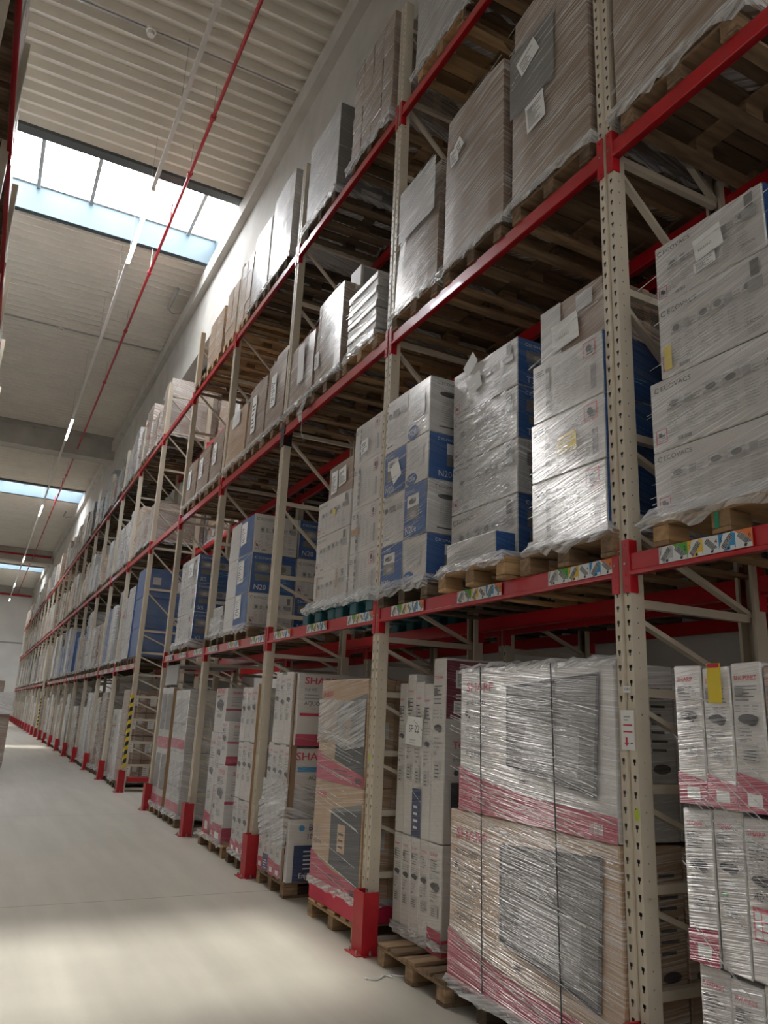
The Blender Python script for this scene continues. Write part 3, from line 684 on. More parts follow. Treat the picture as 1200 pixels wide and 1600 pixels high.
# ================================================================== racking
XP = 2.875; DEP = 1.03
PY = lambda k: 2.904+2.8*k
TOPZ = 8.96
LV = {1: (2.452, 2.564), 2: (4.985, 5.10), 3: (7.50, 7.612)}
def post_mesh(sx, holes=True, H=TOPZ):
    """omega profile post with two columns of arrow slots; outer face at x=0, body towards sx"""
    mb = MB(); W = 0.058; D = 0.09*sx; g = 0.014; gd = 0.014*sx; m = m_cream
    def wall(pa, pb): mb.poly([(pa[0], pa[1], 0), (pb[0], pb[1], 0), (pb[0], pb[1], H), (pa[0], pa[1], H)], m)
    wall((0, -g), (gd, -g*0.6)); wall((gd, -g*0.6), (gd, g*0.6)); wall((gd, g*0.6), (0, g)); wall((0, W), (D, W)); wall((D, W), (D, W-0.02)); wall((D, -W), (D, -W+0.02))
    if not holes:
        wall((0, -W), (0, -g)); wall((0, g), (0, W)); wall((0, -W), (D, -W))
        return mb
    for s in (-1, 1):
        ya, yb = (-W, -g) if s < 0 else (g, W); c = (ya+yb)/2
        q = [ya, c-0.009, c-0.004, c+0.004, c+0.009, yb]
        def r(a, b, z0, z1): mb.poly([(0, a, z0), (0, b, z0), (0, b, z1), (0, a, z1)], m)
        r(q[0], q[1], 0, H); r(q[4], q[5], 0, H); z = 0.0
        while z < H-0.08:
            r(q[1], q[4], z, z+0.02); r(q[1], q[2], z+0.02, z+0.034); r(q[3], q[4], z+0.02, z+0.034); r(q[1], q[4], z+0.050, z+0.075); z += 0.075
        r(q[1], q[4], z, H)
    xs = [0, D*0.42, D*0.5, D]
    def rs(a, b, z0, z1): mb.poly([(a, -W, z0), (b, -W, z0), (b, -W, z1), (a, -W, z1)], m)
    rs(xs[0], xs[1], 0, H); rs(xs[2], xs[3], 0, H); z = 0
    while z < H-0.08: rs(xs[1], xs[2], z, z+0.03); rs(xs[1], xs[2], z+0.038, z+0.075); z += 0.075
    rs(xs[1], xs[2], z, H)
    mb.poly([(gd*2.2, -W*0.9, 0), (gd*2.2, W*0.9, 0), (gd*2.2, W*0.9, H), (gd*2.2, -W*0.9, H)], m_dark)  # dark sheet behind the slots, standing in for shade inside the post
    return mb
HZ = [0.06, 0.51, 0.96, 1.41, 1.87, 2.32, 2.78, 3.24, 4.14, 5.05, 5.95, 6.86, 7.77, 8.66]
def make_frame(loc, label, sx=1, holes=True, group='rack uprights in the front right-hand row'):
    root = empty('rack_upright_frame', loc, label, 'rack upright', group)
    post_mesh(sx, holes).build('post', root)
    o = post_mesh(-sx, False).build('post', root); o.location = (DEP*sx, 0, 0)
    for z in HZ:
        mb = MB(); mb.box(0.08*sx, (DEP-0.08)*sx, -0.02, 0.02, z-0.022, z+0.022, m_cream); mb.build('horizontal_brace', root)
    for a, b in zip(HZ[1:-1], HZ[2:]):
        mb = MB(); mb.bar((0.07*sx, -0.005, b-0.08), ((DEP-0.07)*sx, -0.005, a+0.02), 0.026, 0.042, m_cream, up=(0, 1, 0)); mb.build('diagonal_brace', root)
    for x in (0.04, DEP-0.04):
        mb = MB(); mb.box((x-0.07)*sx if sx > 0 else (x+0.07)*sx, (x+0.07)*sx if sx > 0 else (x-0.07)*sx, -0.085, 0.085, 0, 0.008, m_cream); mb.build('foot_plate', root)
    return root
def beam_parts(root, z0, z1, rivets):
    """beam 2.68 m long centred on the origin along y, front face at x=0 towards the aisle"""
    h = z1-z0; a, b = -1.342, 1.342
    mb = MB(); mb.cbox(0.006, 0.05, a, b, 0, h, m_red, 0.004); mb.cbox(-0.004, 0.05, a, b, 0, 0.022, m_red, 0.004); mb.build('rail', root)
    for s in (-1, 1):
        mb = MB(); y0 = s*1.342; y1 = s*(1.342+0.042)
        mb.cbox(-0.0055, 0.004, min(y0, y1)-0.004, max(y0, y1), -0.09, h+0.075, m_red, 0.002)
        mb.cbox(-0.004, 0.055, min(y0, y0-s*0.008), max(y0, y0-s*0.008), -0.09, h+0.075, m_red, 0.002)
        if rivets:
            for zz in (-0.06, 0.0, 0.06, h+0.045): mb.tube([(-0.006, (y0+y1)/2, zz), (-0.010, (y0+y1)/2, zz)], 0.006, m_zinc if zz == 0.06 else m_red, 8)
        mb.build('end_connector', root)
SQ = ['pale', 'green', 'yellow', 'lite', 'sky', 'orange']
m_sq = {'pale': plain('grey_label', (0.45, 0.46, 0.46), 0.5), 'green': plain('green_label', (0.10, 0.40, 0.06), 0.5), 'yellow': plain('yellow_label', (0.78, 0.50, 0.03), 0.5),
        'lite': plain('white_label', (0.72, 0.73, 0.74), 0.5), 'sky': plain('blue_label', (0.03, 0.30, 0.60), 0.5), 'orange': plain('orange_label', (0.72, 0.20, 0.06), 0.5)}
m_ink = plain('label_ink', (0.03, 0.03, 0.035), 0.5)
def label_strip(root, ya, seed, s=0.088, h=0.082):
    """six coloured bar code squares, reading 1 to 6 away from +y"""
    rnd = random.Random(seed); mb = MB(); F = Face(mb, (-0.0002, ya, 0.024), (0, -1, 0), (0, 0, 1), s*6, h, 'n', 0.0012)
    for i in range(6):
        a = i*s; F.rect(a, 0, a+s*0.985, h, m_sq['lite']); c = m_sq[SQ[i]]
        up = i % 2 == 0
        if up: F.poly([(a, h), (a, h*0.15), (a+s*0.3, h)], c); F.poly([(a+s, h*0.9), (a+s, h*0.1), (a+s*0.25, h*0.0), (a+s*0.75, h)], c)
        else: F.poly([(a, h), (a+s, 0), (a+s*0.985, h)], c)
        ang = 0.85 if up else -0.75; ca, sa = math.cos(ang), math.sin(ang); cx, cy = a+s*0.5, h*0.5
        R = lambda u, v: (cx+u*ca-v*sa, cy+u*sa+v*ca)
        F.poly([R(-s*0.42, -h*0.17), R(s*0.42, -h*0.17), R(s*0.42, h*0.17), R(-s*0.42, h*0.17)], m_sq['pale'])
        u = -s*0.4
        while u < s*0.38:
            d = s*rnd.uniform(0.02, 0.05); F.poly([R(u, -h*0.16), R(u+d, -h*0.16), R(u+d, h*0.16), R(u, h*0.16)], m_ink); u += d+s*rnd.uniform(0.02, 0.05)
        F.text(str(i+1), a+(s*0.06 if up else s*0.74), h*0.52 if i else h*0.5, h*0.26, m_ink)
        F.rect(a+s*0.5, 0.004, a+s*0.64, 0.004+s*0.14, m_ink); F.rect(a+s*0.68, 0.006, a+s*0.95, 0.02, m_sq['lite'])
    mb.build('bar_code_label', root)
NAMELV = {1: 'lowest', 2: 'middle', 3: 'top'}
def bay_words(k): return {-1: 'nearest partly seen bay'}.get(k, ORD[k+1]+' bay' if k >= 0 else 'bay')
FRAME = make_frame((XP, PY(0), 0), 'cream slotted rack upright standing nearest the camera with a white notice', group='rack uprights of the front right-hand row')
special = {1: 'cream slotted rack upright with a red foot guard beside the SP 22 note', 2: 'cream slotted rack upright with black film at the middle beam', 4: 'cream rack upright at the near side of the walkway gap', 5: 'cream rack upright with a yellow and black striped front at the walkway'}
NF = 26
for k in [-1]+list(range(1, NF)):
    if k == -1: continue
    copy_tree(FRAME, (XP, PY(k), 0), special.get(k, 'cream rack upright of the front right-hand row, %s from the camera' % ORD[k+1]), 'rack uprights of the front right-hand row')
# beams of the front row
BP = {}
def beam(k, lv, x, sx, label, labels=False, group='red rack beams'):
    z0, z1 = LV[lv]; yc = PY(k)+1.4; key = (labels, sx)
    lvl = label
    if key in BP: r = copy_tree(BP[key], (x, yc, z0), lvl, group)
    else:
        r = empty('rack_beam', (x, yc, z0), lvl, 'rack beam', group); beam_parts(r, z0, z1, True); BP[key] = r
        if labels:
            for j, ya in enumerate((-0.82, 0.16, 1.14)): label_strip(r, ya, 5+j)
    if sx < 0: r.rotation_euler = (0, 0, math.pi)
    return r
TUN = (4, 13)
for k in range(-1, NF-1):
    for lv in (1, 2, 3):
        if lv == 1 and k in TUN: continue
        beam(k, lv, XP-0.006, 1, 'red front beam at the %s level of the %s, right-hand rack' % (NAMELV[lv], bay_words(k)), labels=(lv == 1))
        if k <= 5: beam(k, lv, XP+DEP+0.006, -1, 'red rear beam at the %s level of the %s, right-hand rack' % (NAMELV[lv], bay_words(k)))
# second row standing back to back behind
X2 = 4.16
for k in range(0, 7):
    copy_tree(FRAME, (X2, PY(k), 0), 'cream rack upright of the back row by the wall, %s from the camera' % ORD[k+1], 'rack uprights of the back row')
for k in range(-1, 6):
    for lv in (1, 2, 3):
        beam(k, lv, X2-0.006, 1, 'red front beam of the back row, %s level, %s' % (NAMELV[lv], bay_words(k)), group='red beams of the back row')
        beam(k, lv, X2+DEP+0.006, -1, 'red wall-side beam of the back row, %s level, %s' % (NAMELV[lv], bay_words(k)), group='red beams of the back row')

# foot guards
def guard(k, label, y=None):
    yy = (PY(k)-0.07) if y is None else y
    r = empty('post_guard', (XP-0.085, yy, 0), label, 'post guard', 'red foot guards of the uprights')
    mb = MB(); mb.box(0, 0.012, -0.085, 0.085, 0, 0.42, m_redmat); mb.box(0.012, 0.13, -0.085, -0.073, 0, 0.42, m_redmat); mb.box(0.012, 0.13, 0.073, 0.085, 0, 0.42, m_redmat); mb.build('guard_shell', r)
    mb = MB(); mb.box(-0.05, 0.0, -0.1, 0.1, 0, 0.008, m_redmat); mb.box(0.0, 0.13, -0.13, -0.0855, 0, 0.008, m_redmat); mb.build('base_flange', r)
    for q in ((-0.028, -0.06), (-0.028, 0.06), (0.06, -0.11)):
        mb = MB(); mb.tube([(q[0], q[1], 0.008), (q[0], q[1], 0.02)], 0.011, m_zinc, 6); mb.tube([(q[0], q[1], 0.02), (q[0], q[1], 0.035)], 0.006, m_zinc, 6); mb.build('anchor_bolt', r)
    return r
g0 = guard(1, 'red steel foot guard of the upright beside the SP 22 load')
for k in [0, 2, 3, 4, 5]+list(range(6, NF)):
    copy_tree(g0, (XP-0.085, PY(k)-0.07, 0), {0: 'red steel foot guard of the upright nearest the camera', 2: 'red steel foot guard between the white TV cartons and the brown-edged stack', 3: 'red steel foot guard wrapped with torn film', 4: 'red steel foot guard at the near side of the walkway gap',
              5: 'red steel foot guard under the striped upright'}.get(k, 'red steel foot guard, %s from the camera' % ORD[k+1]), 'red foot guards of the uprights')
for k, lab in ((5, 'red low rail across the upright frame at the near walkway'), (14, 'red low rail across the upright frame at the far walkway')):
    r = empty('side_guard_rail', (XP, PY(k)-0.10, 0), lab, 'guard rail')
    mb = MB(); mb.cbox(0.1, DEP, -0.04, 0.02, 0.20, 0.29, m_redmat, 0.006); mb.build('rail', r)
    mb = MB(); mb.box(DEP-0.1, DEP, -0.05, 0.03, 0, 0.35, m_redmat); mb.build('support', r)
    mb = MB(); n = 17
    for i in range(n):
        z0 = 0.46+i*0.085; c = m_yel if i % 2 == 0 else m_black
        mb.mesh([(-0.008, -0.055+0.1, z0), (-0.008, 0.055+0.1, z0-0.05), (-0.008, 0.055+0.1, z0+0.035), (-0.008, -0.055+0.1, z0+0.085)], [(0, 1, 2, 3)], c)
        mb.mesh([(-0.008, -0.0585+0.1, z0), (0.05, -0.0585+0.1, z0+0.03), (0.05, -0.0585+0.1, z0+0.115), (-0.008, -0.0585+0.1, z0+0.085)], [(0, 1, 2, 3)], c)
    tag(mb.build('hazard_strip', loc=(XP, PY(k)-0.1, 0)), 'yellow and black hazard strip on the upright at the %s walkway' % ('near' if k == 5 else 'far'), 'hazard strip')

# left-hand rack, of which only the top edge shows
XLR = -0.605
LF = make_frame((XLR, 5.54, 0), 'cream rack upright of the left-hand rack, first in view', sx=-1, holes=True, group='rack uprights of the left-hand rack')
for i, y in enumerate((8.32, 11.1, 13.9, 16.68, 19.46)):
    copy_tree(LF, (XLR, y, 0), 'cream rack upright top of the left-hand rack, %s of those in view' % ORD[i+2], 'rack uprights of the left-hand rack')
for i, y in enumerate((5.54, 8.32, 11.1, 13.9, 16.68)):
    for lv in (3, 2):
        z0, z1 = LV[lv]
        r = copy_tree(BP[(False, -1)], (XLR+0.006+(0.02 if lv == 3 else 0), y+1.39, z0), 'red aisle-side beam of the left-hand rack, %s level, %s bay in view' % (NAMELV[lv], ORD[i+1]), 'red beams of the left-hand rack')
        r.rotation_euler = (0, 0, math.pi)

# ================================================================== goods
def YC(y, xf=2.86): return y*xf/2.76
def ZC(z, xf=2.86): return 1.70+(z-1.673)*xf/2.76
B1, B2, B3 = LV[1][1], LV[2][1], LV[3][1]
PT = 0.144
XF = 2.86

def stack(x0, x1, y0, y1, zs, fn):
    """zs falling heights; fn(i, z0, z1) builds tier i counted from the top"""
    for i in range(len(zs)-1): fn(i, zs[i+1]+0.001, zs[i])

# ---- level 1, nearest partly seen bay: big vacuum-cleaner cartons
pallet(XF, 2.27, B1, 'pale wooden pallet with a green stroke under the large white cartons at the right edge', 'new')
o = MB(); o.box(-0.0015, 0, -0.012, 0.012, 0, 0.078, plain('green_paint', (0.02, 0.25, 0.13), 0.6))
tag(o.build('paint_stroke', loc=(XF-0.0002, 2.27+0.02, B1+0.0225)), 'green paint stroke on the block of the pale pallet at the right edge', 'paint mark')
zs = [ZC(4.08), ZC(3.745), ZC(3.345), ZC(2.98), B1+PT]
def eco_extra(i):
    def f(F, S, rnd):
        if i == 0:
            sheet(F, F.w*0.40, F.h*0.17, 0.13, 0.055, 0.08, None, rnd, 2)
            sheet(F, F.w*0.43, F.h*0.33, 0.165, 0.125, 0.12, '30880842', rnd)
        if i == 1: F.rect(F.w*0.06, F.h*0.08, F.w*0.13, F.h*0.4, 'yellow')
    return f
for i in range(4):
    ya, yb = (YC(1.86), YC(2.49)) if i < 2 else (YC(1.74), YC(2.565))
    carton(XF+0.02, XF+0.02+1.1, ya, yb, zs[i+1]+0.001, zs[i]-0.001, 'white', 'h', 'large white ECOVACS carton at the right edge, %s' % ['topmost with sheet 30880842', 'second from top with a yellow tag', 'third from top', 'lowest on the pallet'][i],
           'white cartons at the right edge', art_eco_white, None, 100+i, side_col='blue', extra=eco_extra(i))
carton(XF+0.05, XF+1.1, YC(1.36), YC(1.845), ZC(3.6), ZC(4.16), 'blue', 'l', 'blue carton just entering at the right edge beside the white ECOVACS cartons', None, lambda F, r: art_eco_blue(F, r, 'T30'), None, 105)
carton(XF+0.05, XF+1.1, YC(1.36), YC(1.73), B1+PT+0.001, ZC(3.595), 'white', 'h', 'white carton below the blue one at the right edge of the photo', None, None, None, 106)
pallet(XF, 1.44, B1, 'wooden pallet at the very right edge under the blue-topped stack', 'old')
film_thing(XF+0.0, XF+1.14, YC(1.72), YC(2.58), B1+PT, ZC(4.05), 'clear stretch film round the large white cartons at the right edge', 11, 16, -0.14, 0.06, 0.05)

# ---- level 1, first bay: caution-box cartons, T30, N20e
pallet(XF-0.02, YC(3.20), B1, 'dark stamped wooden pallet under the white cartons with the yellow sticker', 'old')
zs = [ZC(3.80), ZC(3.42), ZC(3.045), B1+PT]
def yel(F, S, rnd):
    F.k += 0.004; F.rect(F.w*0.40, F.h*0.30, F.w*0.66, F.h*0.62, 'yellow'); F.k += 0.001; F.lines(F.w*0.42, F.h*0.33, F.w*0.64, F.h*0.58, 4, 'pale', rnd)
for i in range(3):
    carton(XF, XF+1.12, YC(2.87), YC(3.475+0.015*(i > 0)), zs[i+1]+0.001, zs[i]-0.001, 'white', 'h', 'white caution-box carton left of the nearest upright, %s' % ['upper', 'middle with a yellow sticker', 'lowest'][i],
           'white caution-box cartons', art_eco_white2, lambda S, r: S.lines(S.w*0.1, S.h*0.3, S.w*0.3, S.h*0.4, 2, 'sky', r), 110+i, side_col='blue', extra=yel if i == 1 else None)
carton(XF+0.03, XF+0.7, YC(2.87), YC(3.42), zs[0]+0.001, ZC(4.155), 'brown', 'h', 'brown film-wrapped carton with sheet 30880842 on top of the caution-box cartons', None,
       lambda F, r: (F.rect(0, 0, F.w*0.34, F.h, 'pale'), sheet(F, F.w*0.22, F.h*0.1, F.w*0.42, F.h*0.5, 0.08, '30880842', r), F.rect(F.w*0.6, F.h*0.6, F.w*0.85, F.h*0.9, 'pale')), None, 115)
film_thing(XF-0.01, XF+1.13, YC(2.86), YC(3.50), B1+PT, ZC(4.1), 'clear stretch film round the white caution-box cartons and their stamped pallet', 12, 22, -0.14, 0.05, 0.045)

xb = 3.00
pallet(2.80, 4.21, B1, 'fresh yellow wooden pallet jutting out under the T30 cartons', 'new')
zs = [ZC(4.10, xb), ZC(3.76, xb), ZC(3.40, xb), ZC(3.04, xb), B1+PT]
def yb_(y): return y*xb/2.76
for i in range(4):
    carton(xb, xb+0.95, yb_(3.63), yb_(4.385), zs[i+1]+0.001, zs[i]-0.001, 'white', 'h', 'white-fronted blue-sided T30 carton, %s of four in the stack' % ['topmost', 'second', 'third', 'lowest'][i],
           'T30 cartons', lambda F, r: art_eco_white(F, r), (lambda S, r: art_eco_blue(S, r, 'T30')), 120+i, side_col='blue' if i != 2 else 'pale',
           extra=(lambda F, S, r: (sheet(F, F.w*0.3, F.h*0.3, 0.17, 0.14, 0.25, '30880842', r), sheet(F, F.w*0.28, F.h*0.75, 0.16, 0.12, 0.6, None, r))) if i == 0 else None)
carton(2.82, 2.98, YC(3.85, 2.83), YC(4.43, 2.83), B1+PT+0.001, B1+PT+0.19, 'pale', 'h', 'flat grey carton with a blue end lying on the pallet front below the T30 cartons', None,
       lambda F, r: F.lines(F.w*0.2, F.h*0.3, F.w*0.8, F.h*0.7, 3, 'grey', r), None, 125, side_col='blue')
film_thing(2.81, 3.95, YC(3.72, 2.86), YC(4.43, 2.86), B1+PT, ZC(4.0), 'clear stretch film skirt over the pallet of T30 cartons', 13, 0, 0.3, 0.03, 0.03, up=0.04)
mb = MB(); rr_ = random.Random(3); ribbons_into(mb, 0, -0.39, 0.39, 0, 1.4, rr_, 60, -0.3, (0.003, 0.012)); tag(mb.build('stretch_film', loc=(xb-0.004, yb_(4.0), B1+PT)), 'tight ropes of stretch film crossing the T30 cartons', 'stretch film', 'stretch film round the pallet loads')

pallet(XF, YC(5.08), B1, 'dark old wooden pallet under the N20e cartons', 'grey')
zs = [ZC(4.27), ZC(3.80), ZC(3.42), ZC(3.0), B1+PT]
NW = (YC(4.73), YC(5.08), 5.64)
tiers = ['top', 'second', 'third', 'lowest']
for i in range(4):
    blue_side = i in (1, 3)
    carton(XF, XF+1.1, NW[0], NW[1]-0.002, zs[i+1]+0.001, zs[i]-0.001, 'white', 'h', 'right-hand N20e carton of the %s tier with a %s end' % (tiers[i], 'blue' if blue_side else 'white'), 'N20e cartons',
           (lambda F, r, i=i: ((art_eco_blue(F, r, 'N20e', 1) if i == 2 else (F.rect(F.w*0.2, F.h*0.35, F.w*0.8, F.h*0.8, 'pale'), F.lines(F.w*0.3, F.h*0.4, F.w*0.7, F.h*0.75, 6, 'grey', r), F.disc(F.w*0.3, F.h*0.12, F.w*0.24, 'blue', F.h*0.13), F.text('N20e', F.w*0.1, F.h*0.08, F.h*0.1, 'lite'))))),
           (lambda S, r, b=blue_side: art_eco_blue(S, r, 'N20e', 1) if b else art_n20_side(S, r)), 130+i, side_col='blue' if blue_side else None, front_col='blue' if i == 2 else None)
    carton(XF, XF+1.1, NW[1], NW[2], zs[i+1]+0.001, zs[i]-0.001, 'white', 'h', 'left-hand N20e carton of the %s tier behind the upright' % tiers[i], 'N20e cartons',
           (lambda F, r, i=i: art_eco_blue(F, r, 'N20e', 1) if i in (1, 3) else art_n20_side(F, r)), None, 140+i, front_col='blue' if i in (1, 3) else None,
           extra=(lambda F, S, r: sheet(F, F.w*0.5, F.h*0.2, 0.15, 0.17, 0.45, None, r)) if i == 1 else None)
film_thing(XF-0.01, XF+1.11, NW[0], NW[2], B1+PT, ZC(4.2), 'clear stretch film round the N20e cartons on the dark pallet', 14, 20, -0.14, 0.05, 0.035)

# ---- level 1, second bay: white standing cartons on teal plastic pallets
plastic_pallet(XF, 6.17, B1, 'teal plastic pallet under the taller white cartons')
plastic_pallet(XF, 6.99, B1, 'teal plastic pallet under the lower white cartons with a yellow star')
zs = [ZC(4.27), ZC(3.88), ZC(3.46), ZC(3.05), B1+PT]
for i in range(4):
    carton(XF+0.02, XF+1.1, 5.775, YC(6.12), zs[i+1]+0.001, zs[i]-0.001, 'white', 'l', 'white printed carton of the taller stack on teal pallets, %s' % tiers[i], 'white cartons on teal pallets', art_eco_white2, art_n20_side, 150+i,
           extra=(lambda F, S, r: sheet(F, F.w*0.3, F.h*0.2, 0.15, 0.13, 0.05, None, r, 2)) if i == 0 else ((lambda F, S, r: F.rect(F.w*0.05, F.h*0.4, F.w*0.35, F.h*0.55, 'kraft')) if i == 2 else None))
zs = [ZC(3.70), ZC(3.35), ZC(2.98), B1+PT]
for i in range(3):
    carton(XF+0.02, XF+1.1, YC(6.165), YC(6.92), zs[i+1]+0.001, zs[i]-0.001, 'white', 'l', 'white printed carton of the lower stack on teal pallets, %s' % ['top with a yellow star', 'middle', 'lowest with brown tape'][i], 'white cartons on teal pallets',
           art_eco_white, None, 155+i, extra=(lambda F, S, r: [F.poly([(F.w*0.55+0.05*math.cos(t*math.pi/6)*(1 if t % 2 else 0.5), F.h*0.55+0.05*math.sin(t*math.pi/6)*(1 if t % 2 else 0.5)) for t in range(12)], 'yellow')]) if i == 0 else ((lambda F, S, r: (F.rect(F.w*0.1, F.h*0.3, F.w*0.15, F.h*0.9, 'kraft'), F.rect(F.w*0.7, F.h*0.45, F.w*0.76, F.h, 'kraft'))) if i == 2 else None))
carton(XF+0.05, XF+0.7, YC(6.2), YC(6.76), zs[0]+0.001, ZC(4.05), 'brown', 'l', 'brown carton with white sheets lying on the lower stack on teal pallets', None,
       lambda F, r: (sheet(F, F.w*0.15, F.h*0.15, F.w*0.25, F.h*0.65, 0.0, None, r, 4), sheet(F, F.w*0.5, F.h*0.25, F.w*0.3, F.h*0.5, 0.1, None, r, 3)), None, 160)
film_thing(XF-0.02, XF+1.12, 5.77, YC(6.98), B1+PT, ZC(3.3), 'milky crumpled stretch film hanging over the teal pallets', 15, 10, 0.5, 0.05, 0.05, up=0.06)

# ---- level 1, third bay: N20 cartons two deep, and a low shrouded box
pallet(XF, YC(9.40), B1, 'wooden pallet under the blue and white N20 cartons', 'old', w=1.1)
zs = [ZC(4.07), ZC(3.57), ZC(3.07), B1+PT]
for i in range(3):
    for j in (0, 1):
        xa = XF+0.0+j*0.62; blue = (i == 1) != (j == 1)
        carton(xa, xa+0.60, YC(8.98), YC(9.99), zs[i+1]+0.001, zs[i]-0.001, 'white', 'l', '%s N20 carton with a %s long side, %s tier' % ('front' if j == 0 else 'rear', 'blue' if blue else 'white', ['top', 'middle', 'lowest'][i]), 'N20 cartons',
               (lambda F, r, b=blue: (F.rect(F.w*0.45, 0.01, F.w*0.98, F.h*0.98, 'blue'), sheet(F, F.w*0.5, F.h*0.3, 0.25, 0.3, 0.02, None, r, 3))) if j == 0 else None,
               (lambda S, r, b=blue: art_eco_blue(S, r, 'N20', 2) if b else art_eco_white(S, r)), 170+i*2+j, side_col='blue' if blue else None)
film_thing(XF-0.01, XF+1.23, YC(8.97), YC(10.0), B1+PT, ZC(3.9), 'clear stretch film round the N20 cartons', 16, 10, -0.14, 0.06, 0.04)
pallet(XF, YC(10.55), B1, 'wooden pallet under the low shrouded carton beside the N20 cartons', 'grey')
carton(XF+0.02, XF+0.7, YC(10.15), YC(10.62), B1+PT+0.001, ZC(3.03), 'pale', 'h', 'low pale carton shrouded in film between the N20 and X5 stacks', None, lambda F, r: F.lines(F.w*0.1, F.h*0.2, F.w*0.9, F.h*0.8, 5, 'grey', r), None, 178, side_col='photo')
film_thing(XF-0.0, XF+0.72, YC(10.13), YC(10.65), B1+PT, ZC(3.0), 'crumpled film over the low pale carton', 17, 4, 0.5, 0.05, 0.05, up=0.25)

# ---- level 1, fourth bay: X5 cartons
pallet(XF, YC(12.35), B1, 'wooden pallet under the blue X5 cartons', 'old', w=1.15)
zs = [ZC(4.02), ZC(3.56), ZC(3.11), B1+PT]
for i in range(3):
    carton(XF+0.02, XF+1.15, YC(11.80), YC(12.90), zs[i+1]+0.001, zs[i]-0.001, 'white', 'h', 'X5 carton with a white front and blue end, %s of three' % ['topmost', 'middle', 'lowest'][i], 'X5 cartons',
           art_eco_white2, lambda S, r: (art_eco_blue(Face(S.mb, S.o, S.u, S.v, S.w*0.5, S.h, S.lvl, S.k), r, 'X5'), art_eco_blue(Face(S.mb, S.o+S.u*S.w*0.5, S.u, S.v, S.w*0.5, S.h, S.lvl, S.k), r, 'X5')), 180+i, side_col='blue',
           extra=(lambda F, S, r: sheet(F, F.w*0.5, F.h*0.3, 0.3, 0.22, 0.0, None, r, 3)) if i == 0 else ((lambda F, S, r: sheet(S, S.w*0.25, S.h*0.1, 0.14, 0.2, 0.1, None, r, 2)) if i == 2 else None))
film_thing(XF, XF+1.17, YC(11.78), YC(12.92), B1+PT, ZC(3.9), 'clear stretch film round the X5 cartons', 18, 12, -0.14, 0.08, 0.04)

# ---- level 1 just beyond the walkway: plain blue-sided stack
pallet(XF, 17.45, B1, 'wooden pallet under the plain blue stack beyond the walkway', 'grey', parts=False)
zs = [4.62, 3.98, 3.32, B1+PT]
for i in range(3):
    carton(XF+0.02, XF+1.18, 17.02, 17.85, zs[i+1]+0.001, zs[i]-0.001, 'blue', 'l', 'large plain blue carton seen through the braces beyond the walkway, %s' % ['topmost with two white notes', 'middle', 'lowest'][i], 'plain blue cartons', None,
           (lambda S, r, i=i: (S.rect(S.w*0.15, S.h*0.45, S.w*0.3, S.h*0.7, 'pale'), S.rect(S.w*0.62, S.h*0.3, S.w*0.76, S.h*0.6, 'lite')) if i == 0 else None), 190+i)
pallet(XF, 18.36, B1, 'wooden pallet under the far X5 stack', 'grey', parts=False)
zs = [4.35, 3.8, 3.25, B1+PT]
for i in range(3):
    carton(XF+0.0, XF+1.15, 17.96, 18.74, zs[i+1]+0.001, zs[i]-0.001, 'white', 'h', 'white and blue X5 carton in the bay beyond the walkway, %s' % ['topmost', 'middle', 'lowest'][i], 'far X5 cartons', art_eco_white2, lambda S, r: art_eco_blue(S, r, 'X5'), 195+i, side_col='blue')

# ---- ground level
def tvbox(x0, x1, y0, y1, z0, z1, kind, label, seed, group, lvl='l', side=None, side_col=None, col='white', cat='TV carton'):
    return carton(x0, x1, y0, y1, z0, z1, col, lvl, label, group, (lambda F, r: tv_edge(F, r, kind)) if kind else None, side, seed, side_col=side_col, cat=cat, name='tv_carton')
# nearest partly seen bay: three tiers of narrow TV cartons
kinds = [['redtop', 'redtop', 'redtop', 'plain', 'plain'], ['red', 'green', 'table', 'redtop', 'plain'], ['plain', 'plain', 'plain', 'red', 'plain']]
zz = [[1.37, 1.945], [0.765, 1.365], [0.15, 0.76]]
for t in range(3):
    y = YC(2.495)-0.03*(t == 2)
    for i in range(5):
        wd = [0.155, 0.15, 0.155, 0.15, 0.15][i]
        tvbox(XF+0.01*t, XF+0.9, y-wd+0.002, y, ZC(zz[t][0]), ZC(zz[t][1])-0.012*((i+t) % 2), kinds[t][i], 'narrow %s TV carton at the right edge, %s tier, %s from left' % ('brown' if (t == 0 and i == 3) else 'white', ['top', 'middle', 'bottom'][t], ORD[i+1]), 200+t*7+i,
              'narrow TV cartons at the right edge', 'l', None, 'photo' if i == 0 else None, 'brown' if (t == 0 and i == 3) else 'white')
        y -= wd
mb = MB(); mb.box(0, 0.002, -0.035, 0.035, -0.15, 0.02, cm('yellow', 'n')); mb.box(-0.001, 0, -0.03, 0.03, 0.0, 0.018, cm('red', 'n'))
tag(mb.build('yellow_tag', loc=(XF-0.012, YC(2.495)-0.23, ZC(1.93))), 'yellow tag hanging on the second TV carton at the right edge', 'tag')
pallet(XF, 2.16, 0, 'wooden pallet under the narrow TV cartons at the right edge', 'old')
film_thing(XF-0.005, XF+0.9, YC(2.495)-0.76, YC(2.495), PT, ZC(1.95), 'ropes of stretch film running down to the right over the narrow TV cartons', 31, 34, 0.75, 0.02, 0.02, up=0.03)

